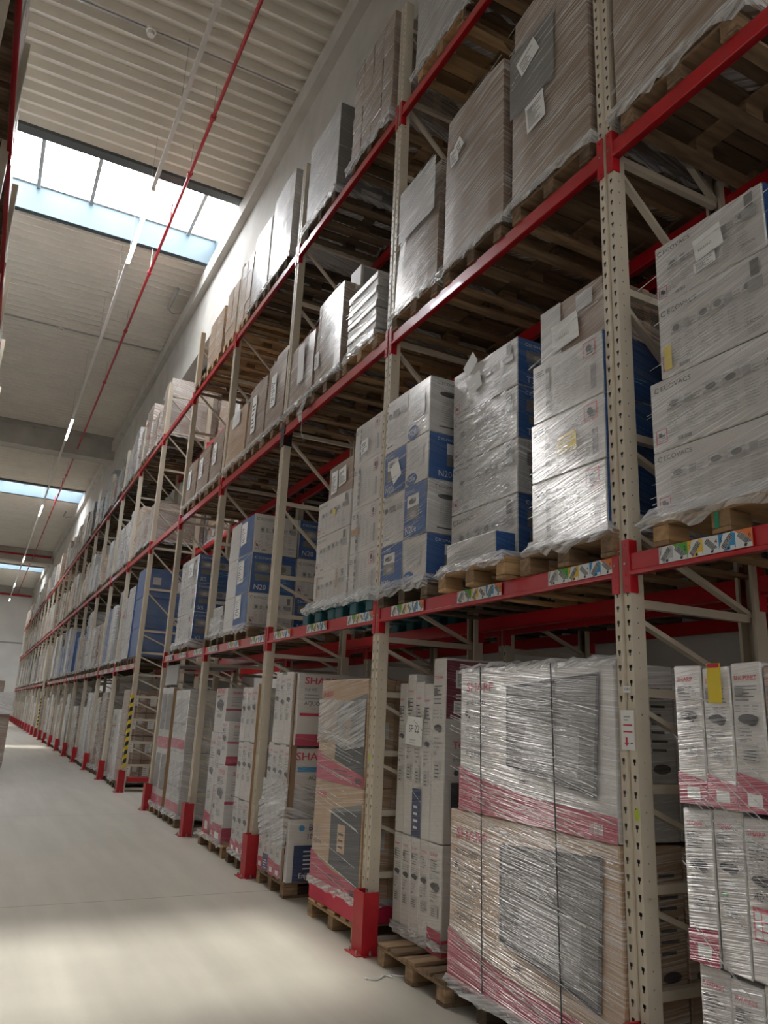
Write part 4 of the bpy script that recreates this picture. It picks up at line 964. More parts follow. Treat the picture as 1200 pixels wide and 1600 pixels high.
# big SHARP load: television cartons standing one behind another, two tiers
ZS = [0.15, 1.145, 2.03]
for t in range(2):
    for j in range(5):
        xa = XF+0.215*j
        kr = 'kraft' if t == 0 else 'white'
        carton(xa, xa+0.21, 2.975+0.012*(j % 2), YC(4.325)-0.10*t, ZS[t]+0.002, ZS[t+1]-0.01*(j % 3), kr, 'k', ('big %s SHARP television carton facing the aisle' % ('brown' if t == 0 else 'white')) if j == 0 else '%s television carton of the big SHARP load, %s behind the front' % ('brown lower' if t == 0 else 'white upper', ORD[j]),
               'big SHARP television cartons', (lambda F, r: art_sharp(F, r)) if j == 0 else None,
               lambda S, r: (S.lines(S.w*0.2, S.h*0.5, S.w*0.8, S.h*0.9, 8, 'ink', r, 0.3), S.disc(S.w*0.5, S.h*0.4, S.w*0.3, 'ink', S.w*0.12)), 220+t*5+j, name='tv_carton', cat='TV carton', tape=False,
               side_col='white' if t else 'kraft')
for nm, yy, lab in (('packing_strap', 4.03, 'left'), ('packing_strap', 3.36, 'right')):
    mb = MB(); mb.bar((0, 0, 0.0), (0, 0.05, 1.87), 0.008, 0.003, m_black, up=(1, 0, 0)); tag(mb.build(nm, loc=(XF-0.011, YC(yy)-0.08, 0.16)), 'thin black packing strap down the big SHARP load, %s one' % lab, 'strap')
pallet(XF+0.02, 3.36, 0, 'wooden pallet under the right half of the big SHARP load', 'grey')
pallet(XF+0.02, 4.15, 0, 'wooden pallet under the left half of the big SHARP load', 'grey', w=0.78)
film_thing(XF-0.004, XF+1.09, 2.97, YC(4.33), PT, 2.04, 'heavy stretch film wound round the big SHARP load', 32, 50, 0.2, 0.02, 0.02, up=0.04)
mb = MB(); rr_ = random.Random(8); n_ = 26; vs_ = []
for i in range(n_+1):
    a = i/n_; vs_ += [(-0.01+rr_.uniform(-0.01, 0.01), (0.5-a)*1.44, 0.0), (-0.004, (0.5-a)*1.44, 0.045+rr_.uniform(-0.02, 0.02)), (0.06, (0.5-a)*1.44, 0.05+rr_.uniform(-0.012, 0.02))]
mb.mesh(vs_, [(3*i+k, 3*i+3+k, 3*i+4+k, 3*i+1+k) for i in range(n_) for k in (0, 1)], m_film)
tag(mb.build('stretch_film', loc=(XF, YC(3.54), 2.0)), 'crumpled film edge along the top of the big SHARP load', 'stretch film', 'stretch film round the pallet loads')

# SP 22 load: narrow TV cartons on edge on a bare-fronted pallet
xs_ = 3.04
pallet(2.82, 4.90, 0, 'weathered wooden pallet with bare board ends under the SP 22 load', 'old', w=0.9)
yL = 5.56; widths = [0.13, 0.13, 0.13, 0.13, 0.18]
for t in range(2):
    y = yL
    for i in range(5):
        wd = widths[i]; z0, z1 = [(PT+0.001, 0.845), (0.85, 1.975)][t]
        if t == 1: z1 = [1.96, 2.03, 1.97, 1.95, 2.14][i]
        kd = ['plain', 'plain', 'plain', 'plain', 'red'][i] if t == 0 else ['plain', 'plain', 'blue', 'plain', 'plain'][i]
        side = None; sc = None
        if i == 4 and t == 0: side = lambda S, r: (S.rect(0, 0, S.w, S.h*0.15, 'red'),)
        if i == 4 and t == 1:
            side = lambda S, r: (S.rect(0.005, S.h*0.66, S.w*0.98, S.h*0.985, 'maroon'), sheet(S, 0.08, S.h*0.83, 0.13, 0.13, 0, None, r, 4), sheet(S, 0.06, S.h*0.69, 0.12, 0.09, 0, None, r, 3), S.lines(0.08, S.h*0.77, 0.3, S.h*0.81, 2, 'lite', r),
                                 S.text('TOSHIBA', 0.06, S.h*0.5, 0.05, 'red', bold=0.08), S.text('androidtv', 0.06, S.h*0.43, 0.035, 'ink'), S.disc(0.09, S.h*0.37, 0.02, 'ink'), S.rect(0.05, S.h*0.1, 0.5, S.h*0.32, 'tv'))
        tvbox(xs_, xs_+0.85, y-wd+0.002, y, z0, z1, kd, 'narrow white TV carton of the SP 22 load, %s tier, %s from left' % (['lower', 'upper'][t], ORD[i+1]), 240+t*6+i, 'TV cartons of the SP 22 load', 'l', side)
        y -= wd
mb = MB(); F = Face(mb, (-0.012, 0.14, 0), (0, -1, 0), (0, 0, 1), 0.26, 0.22, 'n'); F.poly([(0.0, 0.01), (0.25, 0.0), (0.26, 0.21), (0.03, 0.22), (0.0, 0.14)], m_paper); F.text('SP 22', 0.05, 0.10, 0.055, m_ink, fit=0.16); F.lines(0.07, 0.02, 0.2, 0.06, 2, 'pale', RND)
mb.poly([(-0.0125, -0.11, 0.0), (-0.0125, 0.14, 0.01), (-0.0125, 0.14, 0.14), (-0.0125, 0.11, 0.22), (-0.0125, -0.12, 0.21)], m_paper)
tag(mb.build('paper_note', loc=(xs_, 5.28, 1.49)), 'white paper note reading SP 22 on the narrow TV cartons', 'paper note')
film_thing(xs_-0.005, xs_+0.86, yL-0.70, yL, 0.2, 2.0, 'clear film with a bright rope slanting down over the SP 22 load', 33, 12, 0.6, 0.0, 0.008, up=0.02)
# string on the floor
mb = MB(); pts = []; rr_ = random.Random(5)
for i in range(22): pts.append((2.72+0.014*i-0.1*math.sin(i*0.5)*0.3, 5.05-0.0*i+0.03*math.sin(i*0.9), 0.006))
mb.tube(pts, 0.006, m_paper, 5); tag(mb.build('string', loc=(-0.12, 0.02, 0)), 'white string lying on the floor beside the SP 22 pallet', 'string')

# second bay: brown SHARP load and the white TV stack with a brown corner board
for t in range(2):
    za, zb = [(0.30, 1.13), (1.132, 1.995)][t]
    for j in range(4):
        xa = XF+0.26*j
        carton(xa, xa+0.255, 5.775+0.01*j, YC(6.53)-0.02*t, za, zb, 'kraft', 'l', ('brown SHARP television carton facing the aisle in the second bay, %s' % ['lower', 'upper'][t]) if j == 0 else '%s brown television carton of the second bay, %s behind the front one' % (['lower', 'upper'][t], ORD[j]),
               'brown SHARP television cartons', (lambda F, r: art_sharp(F, r, atv=False, wide=True)) if j == 0 else None, lambda S, r: S.rect(S.w*0.3, S.h*0.45, S.w*0.8, S.h*0.6, 'pale'), 260+t*4+j, name='tv_carton', cat='TV carton', tape=False)
carton(XF+0.0, XF+1.04, 5.775, YC(6.54), PT+0.001, 0.298, 'red', 'n', 'red printed base tray under the brown SHARP television cartons', None, lambda F, r: F.lines(F.w*0.1, F.h*0.2, F.w*0.4, F.h*0.5, 2, 'pink', r), None, 270, tape=False, name='base_tray', cat='tray')
pallet(XF, 6.28, 0, 'yellow wooden pallet under the brown SHARP television cartons', 'new', w=0.98)
film_thing(XF-0.005, XF+1.05, 5.77, YC(6.55), 0.3, 1.85, 'band of stretch film round the brown SHARP television cartons', 34, 22, 0.15, 0.03, 0.01, up=0.02)
mb = MB(); rr_ = random.Random(12); n_ = 14; vs_ = []
for i in range(n_+1):
    for zq in (0.0, 0.12, 0.26, 0.38): vs_.append((-0.009+rr_.uniform(-0.004, 0.002), (0.5-i/n_)*0.98, zq+rr_.uniform(-0.01, 0.01)+(0.03*math.sin(i*0.5) if zq == 0 else 0)))
mb.mesh(vs_, [(4*i+k, 4*i+4+k, 4*i+5+k, 4*i+1+k) for i in range(n_) for k in (0, 1, 2)], m_film)
tag(mb.build('stretch_film', loc=(XF, 6.27, 1.44)), 'milky band of stretch film across the upper brown SHARP television carton', 'stretch film', 'stretch film round the pallet loads')
xw = XF
for t, (za, zb) in enumerate(((PT+0.001, 0.70), (0.702, 1.38), (1.382, 2.10))):
    y = YC(7.75)+0.08*(2-t)
    for i in range(4 if t else 5):
        wd = 0.17
        last = i == (3 if t else 4)
        def sd(S, r, t=t):
            if t == 0: S.disc(0.13, S.h*0.86, 0.03, 'sky', 0.03); S.text('BLAUPUNKT', 0.2, S.h*0.82, 0.055, 'navy', bold=0.06); S.text('102cm', 0.18, S.h*0.68, 0.05, 'ink'); S.rect(0.06, 0.0, 0.7, S.h*0.58, 'navy'); S.lines(0.16, S.h*0.2, 0.5, S.h*0.54, 5, 'lite', r, 0.3); S.text('Enjoy it.', 0.12, S.h*0.06, 0.045, 'lite', bold=0.05)
            elif t == 1: S.text('SHARP', 0.05, S.h*0.82, 0.075, 'red', bold=0.06, spread=1.2); S.rect(0.08, S.h*0.65, 0.6, S.h*0.72, 'sky'); S.text('AQUOS', 0.2, S.h*0.54, 0.04, 'ink'); S.lines(0.15, S.h*0.1, 0.6, S.h*0.48, 5, 'grey', r, 0.25)
            else: S.text('SHARP', 0.06, S.h*0.86, 0.07, 'red', bold=0.06, spread=1.2); S.text('Full HD', 0.07, S.h*0.76, 0.03, 'ink'); S.lines(0.07, S.h*0.65, 0.3, S.h*0.74, 2, 'grey', r); S.text('AQUOS', 0.07, S.h*0.56, 0.04, 'ink'); S.rect(0.03, S.h*0.41, 0.25, S.h*0.45, 'red'); S.rect(0, 0, S.w, S.h*0.16, 'pink')
        tvbox(xw, xw+1.0, y-wd+0.002, y, za, zb-0.02*(i % 2), ['red', 'blue', 'red', 'red', 'plain'][i] if t == 0 else 'plain', 'white TV carton on edge beside the brown SHARP load, %s tier, %s from the left' % (['lowest', 'middle', 'top'][t], ORD[i+1]), 280+t*6+i,
              'white TV cartons beside the brown load', 'l', sd if last else None)
        y -= wd
mb = MB(); mb.box(-0.008, 0.05, -0.004, 0.0, 0, 1.93, cm('brown', 'n')); mb.box(-0.008, -0.004, -0.004, 0.06, 0, 1.93, cm('brown', 'n'))
tag(mb.build('corner_board', loc=(xw, YC(7.75)+0.08-0.69-0.008, 0.15)), 'brown cardboard corner board on the white TV cartons', 'corner board')
pallet(XF, 7.78, 0, 'wooden pallet under the white TV cartons with the corner board', 'old')
film_thing(XF-0.006, XF+0.3, YC(7.75)-0.60, YC(7.75)+0.10, 0.8, 1.9, 'torn bunched film hanging on the white TV cartons with the corner board', 35, 26, 1.6, 0.35, 0.035, up=0.22)

# third bay
def simple_tv_stack(y0, n, wd, tiers_z, labelbase, seed, kindf, x0=XF, depth=1.0, side=None, side_tier=None, grp=None, col='white'):
    for t, (za, zb) in enumerate(tiers_z):
        y = y0
        for i in range(n):
            kd = kindf(t, i)
            tvbox(x0, x0+depth, y-wd+0.002, y, za, zb-0.015*((i+t) % 2), kd, '%s, %s tier, %s from left' % (labelbase, ['lowest', 'second', 'third', 'fourth'][t], ORD[i+1]), seed+t*8+i, grp, 'l', side if (i == n-1) else None, None, col)
            y -= wd
simple_tv_stack(9.172, 3, 0.19, [(PT+0.001, 0.72), (0.722, 1.35), (1.352, 1.96)], 'film-covered TV carton left of the third upright', 300, lambda t, i: 'red' if t == 0 else 'plain', grp='white TV cartons behind the third upright')
pallet(XF, 8.907, 0, 'wooden pallet under the film-covered TV cartons behind the third upright', 'old')
film_thing(XF-0.006, XF+1.0, 8.590, 9.182, PT, 1.95, 'milky film over the TV cartons behind the third upright', 36, 26, 0.9, 0.03, 0.02, up=0.03)
mb = MB(); mb.box(-0.008, 0.07, -0.004, 0.0, 0, 1.85, cm('kraft', 'n')); tag(mb.build('corner_board', loc=(XF, 8.580, 0.15)), 'tan corner board on the TV cartons behind the third upright', 'corner board')
sd = lambda S, r: art_sharp_side(S, r, 'pink')
for t, (za, zb, y0, y1) in enumerate(((PT+0.001, 1.03, 9.550, 9.959), (1.032, 1.55, 9.652, 9.908))):
    tvbox(XF, XF+0.9, y0, y1, za, zb, 'redtop' if t == 0 else 'plain', 'upright SHARP carton with a red foot in the third bay, %s' % ['lower front one', 'upper front one'][t], 330+t, None, 'l', sd)
tvbox(XF+0.05, XF+0.95, 10.000, 10.234, PT+0.001, 0.75, 'red', 'low SHARP carton left of the red-footed one in the third bay', 333, None, 'l', None)
tvbox(XF+0.05, XF+0.95, 10.000, 10.265, 0.752, 1.40, 'plain', 'film-veiled SHARP carton left of the upper front one in the third bay', 334, None, 'l', None)
tvbox(XF+0.05, XF+0.95, 10.163-0.15, 10.520, 1.402, 1.97, 'plain', 'topmost white SHARP carton of the third bay with red foot', 335, None, 'l', sd)
tvbox(XF+0.05, XF+0.95, 10.275, 10.582, PT+0.001, 1.40, 'red', 'tall grey-white SHARP carton at the left of the third bay', 336, None, 'l', None)
pallet(XF, 10.010, 0, 'wooden pallet under the upright SHARP cartons of the third bay', 'new', w=1.1)
film_thing(XF-0.0, XF+0.96, 9.540, 10.592, PT, 1.8, 'loose film round the upright SHARP cartons of the third bay', 37, 22, 0.8, 0.03, 0.02, up=0.03)
# fourth bay
for t, (za, zb) in enumerate(((PT+0.001, 1.04), (1.042, 1.96))):
    for j in range(2):
        carton(XF+0.02, XF+1.0, 11.910+0.44*j, 12.349+0.44*j, za, zb, 'white', 'h', 'film-wrapped white television carton with a red band near the fourth upright, %s %s' % (['lower', 'upper'][t], ['right', 'left'][j]), 'red-banded television cartons near the fourth upright',
               lambda F, r: (F.rect(0, F.h*0.05, F.w, F.h*0.2, 'pink'), F.rect(F.w*0.1, F.h*0.3, F.w*0.9, F.h*0.85, 'pale'), [F.disc(F.w*(0.15+0.17*q), F.h*0.45, 0.02, 'ink') for q in range(5)]), None, 340+t*2+j, name='tv_carton', cat='TV carton')
        carton(XF+0.02, XF+1.0, 12.992+0.42*j, 13.411+0.42*j, za, zb+0.05*t, 'white', 'h', 'shiny wrapped television carton with a dark picture beside the walkway, %s %s' % (['lower', 'upper'][t], ['right', 'left'][j]), 'television cartons beside the walkway',
               lambda F, r: (F.rect(0, 0, F.w, F.h*0.18, 'pink'), F.rect(F.w*0.15, F.h*0.3, F.w*0.9, F.h*0.9, 'photo')), None, 345+t*2+j, name='tv_carton', cat='TV carton')
pallet(XF, 12.349, 0, 'wooden pallet under the red-banded television cartons', 'old', w=0.86)
pallet(XF, 13.421, 0, 'wooden pallet under the television cartons beside the walkway', 'old', w=0.84)
mb = MB(); mb.box(-0.006, 0.08, -0.004, 0.0, 0, 1.85, cm('kraft', 'n')); tag(mb.build('corner_board', loc=(XF+0.02, 12.987, 0.15)), 'tan corner board on the television cartons beside the walkway', 'corner board')
film_thing(XF, XF+1.02, 11.899, 12.808, PT, 1.9, 'shiny film round the red-banded television cartons', 38, 24, 0.8, 0.03, 0.02, up=0.04)
film_thing(XF, XF+1.02, 12.972, 13.850, PT, 1.9, 'shiny film round the television cartons beside the walkway', 39, 24, 0.8, 0.03, 0.02, up=0.04)
mb = MB(); mb.box(0, 1.0, -0.45, 0.45, 0, 0.03, m_greyplate); mb.box(0, 0.02, -0.45, 0.45, -0.3, 0.0, m_greyplate)
tag(mb.build('grey_sheet', loc=(XF+0.06, 13.482, 2.36)), 'plain grey sheet standing above the television cartons beside the walkway', 'sheet')
# cartons seen through the frame of the walkway
for t in range(4):
    for j in range(3):
        carton(XF+0.02+0.38*j, XF+0.02+0.38*j+0.375, 17.10, 17.85, PT+0.001+0.47*t, PT+0.465+0.47*t, 'brown', 'l', 'brown carton with white labels seen through the walkway frame, tier %s, %s from the aisle' % (['one', 'two', 'three', 'four'][t], ORD[j+1]), 'brown cartons at the walkway',
               None, lambda S, r: (S.rect(S.w*0.15, S.h*0.3, S.w*0.5, S.h*0.75, 'lite'), S.rect(S.w*0.6, S.h*0.5, S.w*0.85, S.h*0.8, 'pale'), S.lines(S.w*0.18, S.h*0.35, S.w*0.45, S.h*0.7, 4, 'grey', r)), 350+t*3+j)
pallet(XF, 17.48, 0, 'wooden pallet under the brown cartons at the walkway', 'grey', parts=False)

# ---- second level: big brown wrapped cartons
def note(a, b, w, h, rot, lines=3, txt=None): return lambda F, S, r: sheet(F, F.w*a, F.h*b, w, h, rot, txt, r, lines)
def two(*fs): return lambda F, S, r: [f(F, S, r) for f in fs]
def upper(lv, y0, y1, z1, col, lvl, label, seed, deco=None, topin=0.01, lean=0.0, x1=1.16, pk='old', film_n=16, filmlab=None, bulge=0.012, tilt=0.35, x0=XF):
    zb = LV[lv][1]+PT; z1 = 1.7+(z1-1.7)*1.0214
    wrapped_box(x0, x0+x1, y0, y1, zb+0.002, z1, col, lvl, label, seed, topin, lean, bulge, deco, 'wrapped loads on the upper levels')
    pallet(x0, (y0+y1)/2, LV[lv][1], 'wooden pallet under the '+label, pk, w=0.8)
    if film_n is not None: film_thing(x0-bulge*0.8, x0+x1+bulge*0.5, y0-bulge, y1+bulge, zb, z1, 'stretch film on the '+label, seed, film_n, -tilt*0.5, 0.05, 0.03)
upper(2, YC(1.85), YC(2.70), 6.75, 'brown', 'h', 'large brown wrapped carton on the middle level at the right edge', 400, note(0.25, 0.45, 0.22, 0.25, 0.1, 6), film_n=30)
upper(2, YC(2.90), YC(3.70), 6.78, 'brown', 'h', 'tall brown middle-level carton with a dark printed panel', 401,
      two(lambda F, S, r: F.rect(F.w*0.02, F.h*0.45, F.w*0.62, F.h*0.80, 'photo'), note(0.2, 0.62, 0.22, 0.17, 0.4, 2), note(0.28, 0.28, 0.2, 0.24, 0.1, 8)), topin=0.02, film_n=40)
upper(2, YC(3.79), YC(4.60), 6.60, 'brown', 'h', 'tall brown middle-level carton second from the nearest upright', 402, two(note(0.16, 0.62, 0.12, 0.16, 0.1, 3), note(0.3, 0.66, 0.1, 0.13, 0.5, 1)), topin=0.012, film_n=40)
upper(2, YC(4.69), YC(5.42), 6.42, 'brown', 'h', 'leaning brown carton under crumpled shiny film on the middle level', 403, lambda F, S, r: F.rect(F.w*0.1, F.h*0.55, F.w*0.95, F.h*0.98, 'pale'), topin=0.07, film_n=60, x0=XF)
# second bay, middle level
zb = B2+PT
mbn = 9
for i in range(mbn):
    z0 = zb+0.002+i*0.078
    carton(XF+0.01*(i % 2), XF+1.1, YC(5.80)-0.01*(i % 3), YC(6.42)+0.012*(i % 2), z0, z0+0.074, 'white', 'h', 'flat wrapped pack in the layered stack on the middle level, %s from the bottom' % ORD[i+1], 'flat wrapped packs of the layered stack', None, None, 410+i, side_col='pale', name='flat_pack', cat='flat pack', jit=0.006)
pallet(XF, YC(6.11), B2, 'wooden pallet under the layered stack of flat packs', 'new')
film_thing(XF-0.01, XF+1.12, YC(5.79), YC(6.44), zb, zb+0.7, 'bulging film round the layered stack of flat packs', 41, 10, 0.2, 0.05, 0.02)
upper(2, YC(6.60), YC(7.30), 6.20, 'brown', 'h', 'wide brown shiny-fronted carton on the middle level, second bay', 421, note(0.1, 0.2, 0.12, 0.2, 0.1, 2), film_n=30)
carton(XF+0.15, XF+0.45, YC(6.5), YC(6.75), 6.215, 6.48, 'white', 'n', 'small open-sided white carton on top of the middle-level stack in the second bay', None, None, lambda S, r: S.rect(S.w*0.1, S.h*0.1, S.w*0.9, S.h*0.9, 'grey'), 422)
upper(2, YC(7.36), YC(8.10), 5.98, 'brown', 'l', 'brown middle-level carton with pasted paper beside the third upright', 423, note(0.45, 0.3, 0.2, 0.5, 0.05, 0), film_n=24)
carton(XF+0.3, XF+0.7, YC(7.45), YC(7.75), 6.0, 6.42, 'white', 'n', 'tall narrow white carton standing behind the third upright on the middle level', None, None, None, 424)
# third bay
upper(2, YC(8.28), YC(8.97), 6.12, 'brown', 'l', 'tan carton on the middle level just past the black-wrapped joint', 430, note(0.35, 0.3, 0.2, 0.45, 0.0, 3), film_n=10)
carton(XF+0.05, XF+0.9, YC(8.30), YC(8.80), 6.14, 6.34, 'white', 'h', 'white wrapped carton on the tan carton past the black-wrapped joint', None, lambda F, r: F.lines(F.w*0.2, F.h*0.3, F.w*0.7, F.h*0.7, 3, 'grey', r), None, 431)
upper(2, YC(9.02), YC(9.75), 6.08, 'brown', 'l', 'tan middle-level carton with a long white paper, third bay', 432, note(0.35, 0.2, 0.18, 0.55, 0.0, 2), film_n=10)
upper(2, YC(9.83), YC(10.75), 5.98, 'kraft', 'l', 'yellowish middle-level carton with a film bundle, third bay', 433, lambda F, S, r: F.rect(F.w*0.3, F.h*0.7, F.w*0.7, F.h*0.98, 'lite'), film_n=8)
carton(XF+0.55, XF+0.85, YC(9.30), YC(9.62), 6.10, 6.48, 'teal', 'l', 'teal and red power tool carton standing on top in the third bay', None, None, lambda S, r: (S.rect(0, S.h*0.85, S.w, S.h, 'red'), S.rect(S.w*0.6, S.h*0.4, S.w*0.85, S.h*0.6, 'lite')), 434)
carton(XF+0.05, XF+0.8, YC(9.86), YC(10.3), 5.998, 6.15, 'teal', 'h', 'open teal tray under film on the yellowish carton of the third bay', None, None, None, 435)
# fourth bay
for i, (ya, yb2, zt) in enumerate(((11.39, 12.10, 5.98), (12.2, 12.99, 5.95), (13.07, 13.79, 5.93))):
    upper(2, ya, yb2, zt, 'brown', 'l', '%s brown carton with a white sheet, middle level, fourth bay' % ['rightmost', 'central', 'leftmost'][i], 440+i, note(0.3, 0.35, 0.22, 0.35, 0.0, 5), film_n=6)
# ---- third level
upper(3, YC(1.7), YC(2.55), 9.4, 'brown', 'h', 'wrapped carton on the top level above the right edge', 449, film_n=None)
upper(3, YC(2.95), YC(3.75), 9.2, 'brown', 'h', 'brown wrapped carton on the top level beside the nearest upright', 450, film_n=4)
upper(3, YC(3.85), YC(4.22), 9.2, 'brown', 'l', 'narrow brown carton on the top level of the first bay', 451, film_n=None)
upper(3, YC(4.28), YC(5.20), 9.35, 'pale', 'h', 'grey wrapped load on the top level of the first bay', 452, film_n=24, pk='new')
def bricks(x0, x1, y0, y1, z0, z1, ny, nz, nx, label, seed, group, col='brown'):
    rnd = random.Random(seed)
    for k in range(nz):
        for j in range(ny):
            a = y0+(y1-y0)*j/ny; b = y0+(y1-y0)*(j+1)/ny; za = z0+(z1-z0)*k/nz; zt = z0+(z1-z0)*(k+1)/nz
            s = rnd.uniform(0, 0.012)
            carton(x0+s, x1, a+0.001, b-0.001, za+0.001, zt-0.001, col, 'h', '%s, %s row up, %s from left' % (label, ORD[k+1], ORD[ny-j]), group, None, None, seed+k*9+j, jit=0.003)
bricks(XF, XF+1.1, YC(5.68), YC(6.63), B3+PT+0.002, 9.08, 4, 6, 1, 'small carton of the brick-like top-level stack', 460, 'small cartons of the brick-like stack')
pallet(XF, YC(6.15), B3, 'wooden pallet with dangling film under the brick-like carton stack', 'old', w=0.9)
film_thing(XF-0.01, XF+1.1, YC(5.67), YC(6.64), B3+PT, 9.05, 'stretch film round the brick-like carton stack', 46, 26, -0.14, 0.12, 0.03)
for i in range(2):
    carton(XF, XF+0.95, YC(7.02), YC(7.95), B3+PT+0.002+i*0.62, B3+PT+0.62+i*0.62, 'pale', 'h', 'grey wrapped carton with dark end on the top level of the second bay, %s' % ['lower', 'upper'][i], 'grey wrapped cartons of the second bay', None, lambda S, r: S.rect(S.w*0.35, S.h*0.05, S.w*0.65, S.h*0.2, 'pale'), 470+i, side_col='photo')
pallet(XF, YC(7.48), B3, 'grey wooden pallet under the grey wrapped cartons of the top level', 'grey', w=0.95)
film_thing(XF-0.01, XF+0.96, YC(7.0), YC(7.97), B3+PT, 8.9, 'stretch film round the grey wrapped cartons of the top level', 47, 24, -0.14, 0.10, 0.05)
upper(3, YC(8.55), YC(9.42), 9.02, 'white', 'h', 'pale blue-white wrapped load on the top level past the third upright', 480, film_n=30, pk='grey')
upper(3, YC(9.48), YC(10.25), 8.86, 'white', 'h', 'white wrapped load on the top level with a brown flap above', 481, film_n=20)
mb = MB(); mb.poly([(0, -0.06, 0), (0, 0.06, 0.03), (0.02, 0.05, 0.16), (0.02, -0.07, 0.12)], cm('kraft', 'n')); mb.box(0.0, 0.3, 0.05, 0.06, 0, 0.03, cm('kraft', 'n'))
tag(mb.build('carton_flap', loc=(XF+0.3, YC(9.6), 8.87)), 'loose brown cardboard flap sticking up on the white load of the top level', 'cardboard flap')
bricks(XF, XF+1.0, 10.66, 11.22, B3+PT+0.002, 8.85, 2, 4, 1, 'tan carton of the top-level stack before the fourth upright', 490, 'cartons of the taller top-level stack', 'kraft')
pallet(XF, 10.93, B3, 'wooden pallet under the taller stack on the top level', 'new', w=0.56)
bricks(XF, XF+1.0, 11.40, 12.05, B3+PT+0.002, 8.75, 2, 4, 1, 'tan carton of the top-level stack past the fourth upright', 500, 'cartons of the top-level brown stack', 'kraft')
pallet(XF, 11.73, B3, 'wooden pallet under the brown stack past the fourth upright', 'new', w=0.62)
bricks(XF, XF+1.0, 12.25, 13.2, B3+PT+0.002, 8.68, 2, 4, 1, 'tan carton of the last top-level stack before the walkway', 510, 'cartons of the last top-level stack', 'kraft')
pallet(XF, 12.73, B3, 'wooden pallet under the last top-level stack before the walkway', 'new', w=0.8)
pallet(XF, 13.62, B3, 'empty weathered wooden pallet tipped at the end of the top level before the walkway', 'old')

# black film round the joint, dangling film, notices on the nearest upright
mb = MB()
for i in range(6): mb.box(-0.012-0.002*(i % 2), 0.095, -0.066, 0.066, i*0.05, i*0.05+0.048, m_black)
tag(mb.build('black_film_wrap', loc=(XP, PY(2), LV[2][0]-0.13)), 'black film wound round the upright at the middle beam', 'black film')
mb = MB(); rr_ = random.Random(4)
for i in range(14):
    a = rr_.uniform(-0.07, 0.07); b = rr_.uniform(-0.06, 0.06); mb.tube([(0.03, a, 0.28), (-0.0, a*0.9, 0.12), (-0.03-rr_.uniform(0, 0.03), b, -0.02), (-0.02, b*0.5+0.02, -0.12)], 0.008, m_filmth, 5)
for i in range(3): mb.tube([(0, 0.02, -0.1), (-0.01, 0.0, -0.25), (0.0, -0.05-0.03*i, -0.36)], 0.004, m_filmth, 4)
tag(mb.build('film_bundle', loc=(XP-0.05, YC(7.45), LV[2][0]+0.05)), 'bunched white film dangling in front of the middle beam of the second bay', 'film bundle')
mb = MB(); F = Face(mb, (0, 0.045, 0), (0, -1, 0), (0, 0, 1), 0.09, 0.30, 'n')
F.rect(0, 0, 0.09, 0.19, m_paper); F.rect(0.015, 0.115, 0.075, 0.122, cm('red', 'n')); F.rect(0.015, 0.083, 0.075, 0.09, cm('red', 'n')); F.poly([(0.018, 0.035), (0.035, 0.018), (0.052, 0.035), (0.042, 0.035), (0.042, 0.06), (0.028, 0.06), (0.028, 0.035)], cm('red', 'n'))
F.lines(0.02, 0.14, 0.07, 0.17, 2, 'grey', RND); F.lines(0.06, 0.03, 0.08, 0.045, 1, 'ink', RND)
tag(mb.build('notice', loc=(XP-0.002, PY(0)-0.003, 1.59)), 'white notice with a red arrow and two red lines on the nearest upright', 'notice')
mb = MB(); F = Face(mb, (0, 0.022, 0), (0, -1, 0), (0, 0, 1), 0.05, 0.03, 'n'); F.rect(0, 0, 0.05, 0.032, m_paper); F.text('07801', 0.006, 0.009, 0.015, m_ink, fit=0.038)
tag(mb.build('number_tag', loc=(XP-0.002, PY(0)-0.004, 1.865)), 'small white number tag above the notice on the nearest upright', 'number tag')
for k, z in ((1, 1.35), (0, 1.27), (2, 1.52)):
    mb = MB(); mb.poly([(0, -0.015, 0), (0, 0.012, 0.004), (0, 0.016, 0.045), (0, -0.008, 0.06)], plain('lime_sticker_%d' % k, (0.45, 0.62, 0.02), 0.5))
    tag(mb.build('sticker', loc=(XP-0.0015, PY(k)+0.03-0.07*(k == 0), z)), 'small lime green sticker on the upright %s' % {0: 'nearest the camera', 1: 'beside the SP 22 load', 2: 'left of the white TV cartons'}[k], 'sticker')

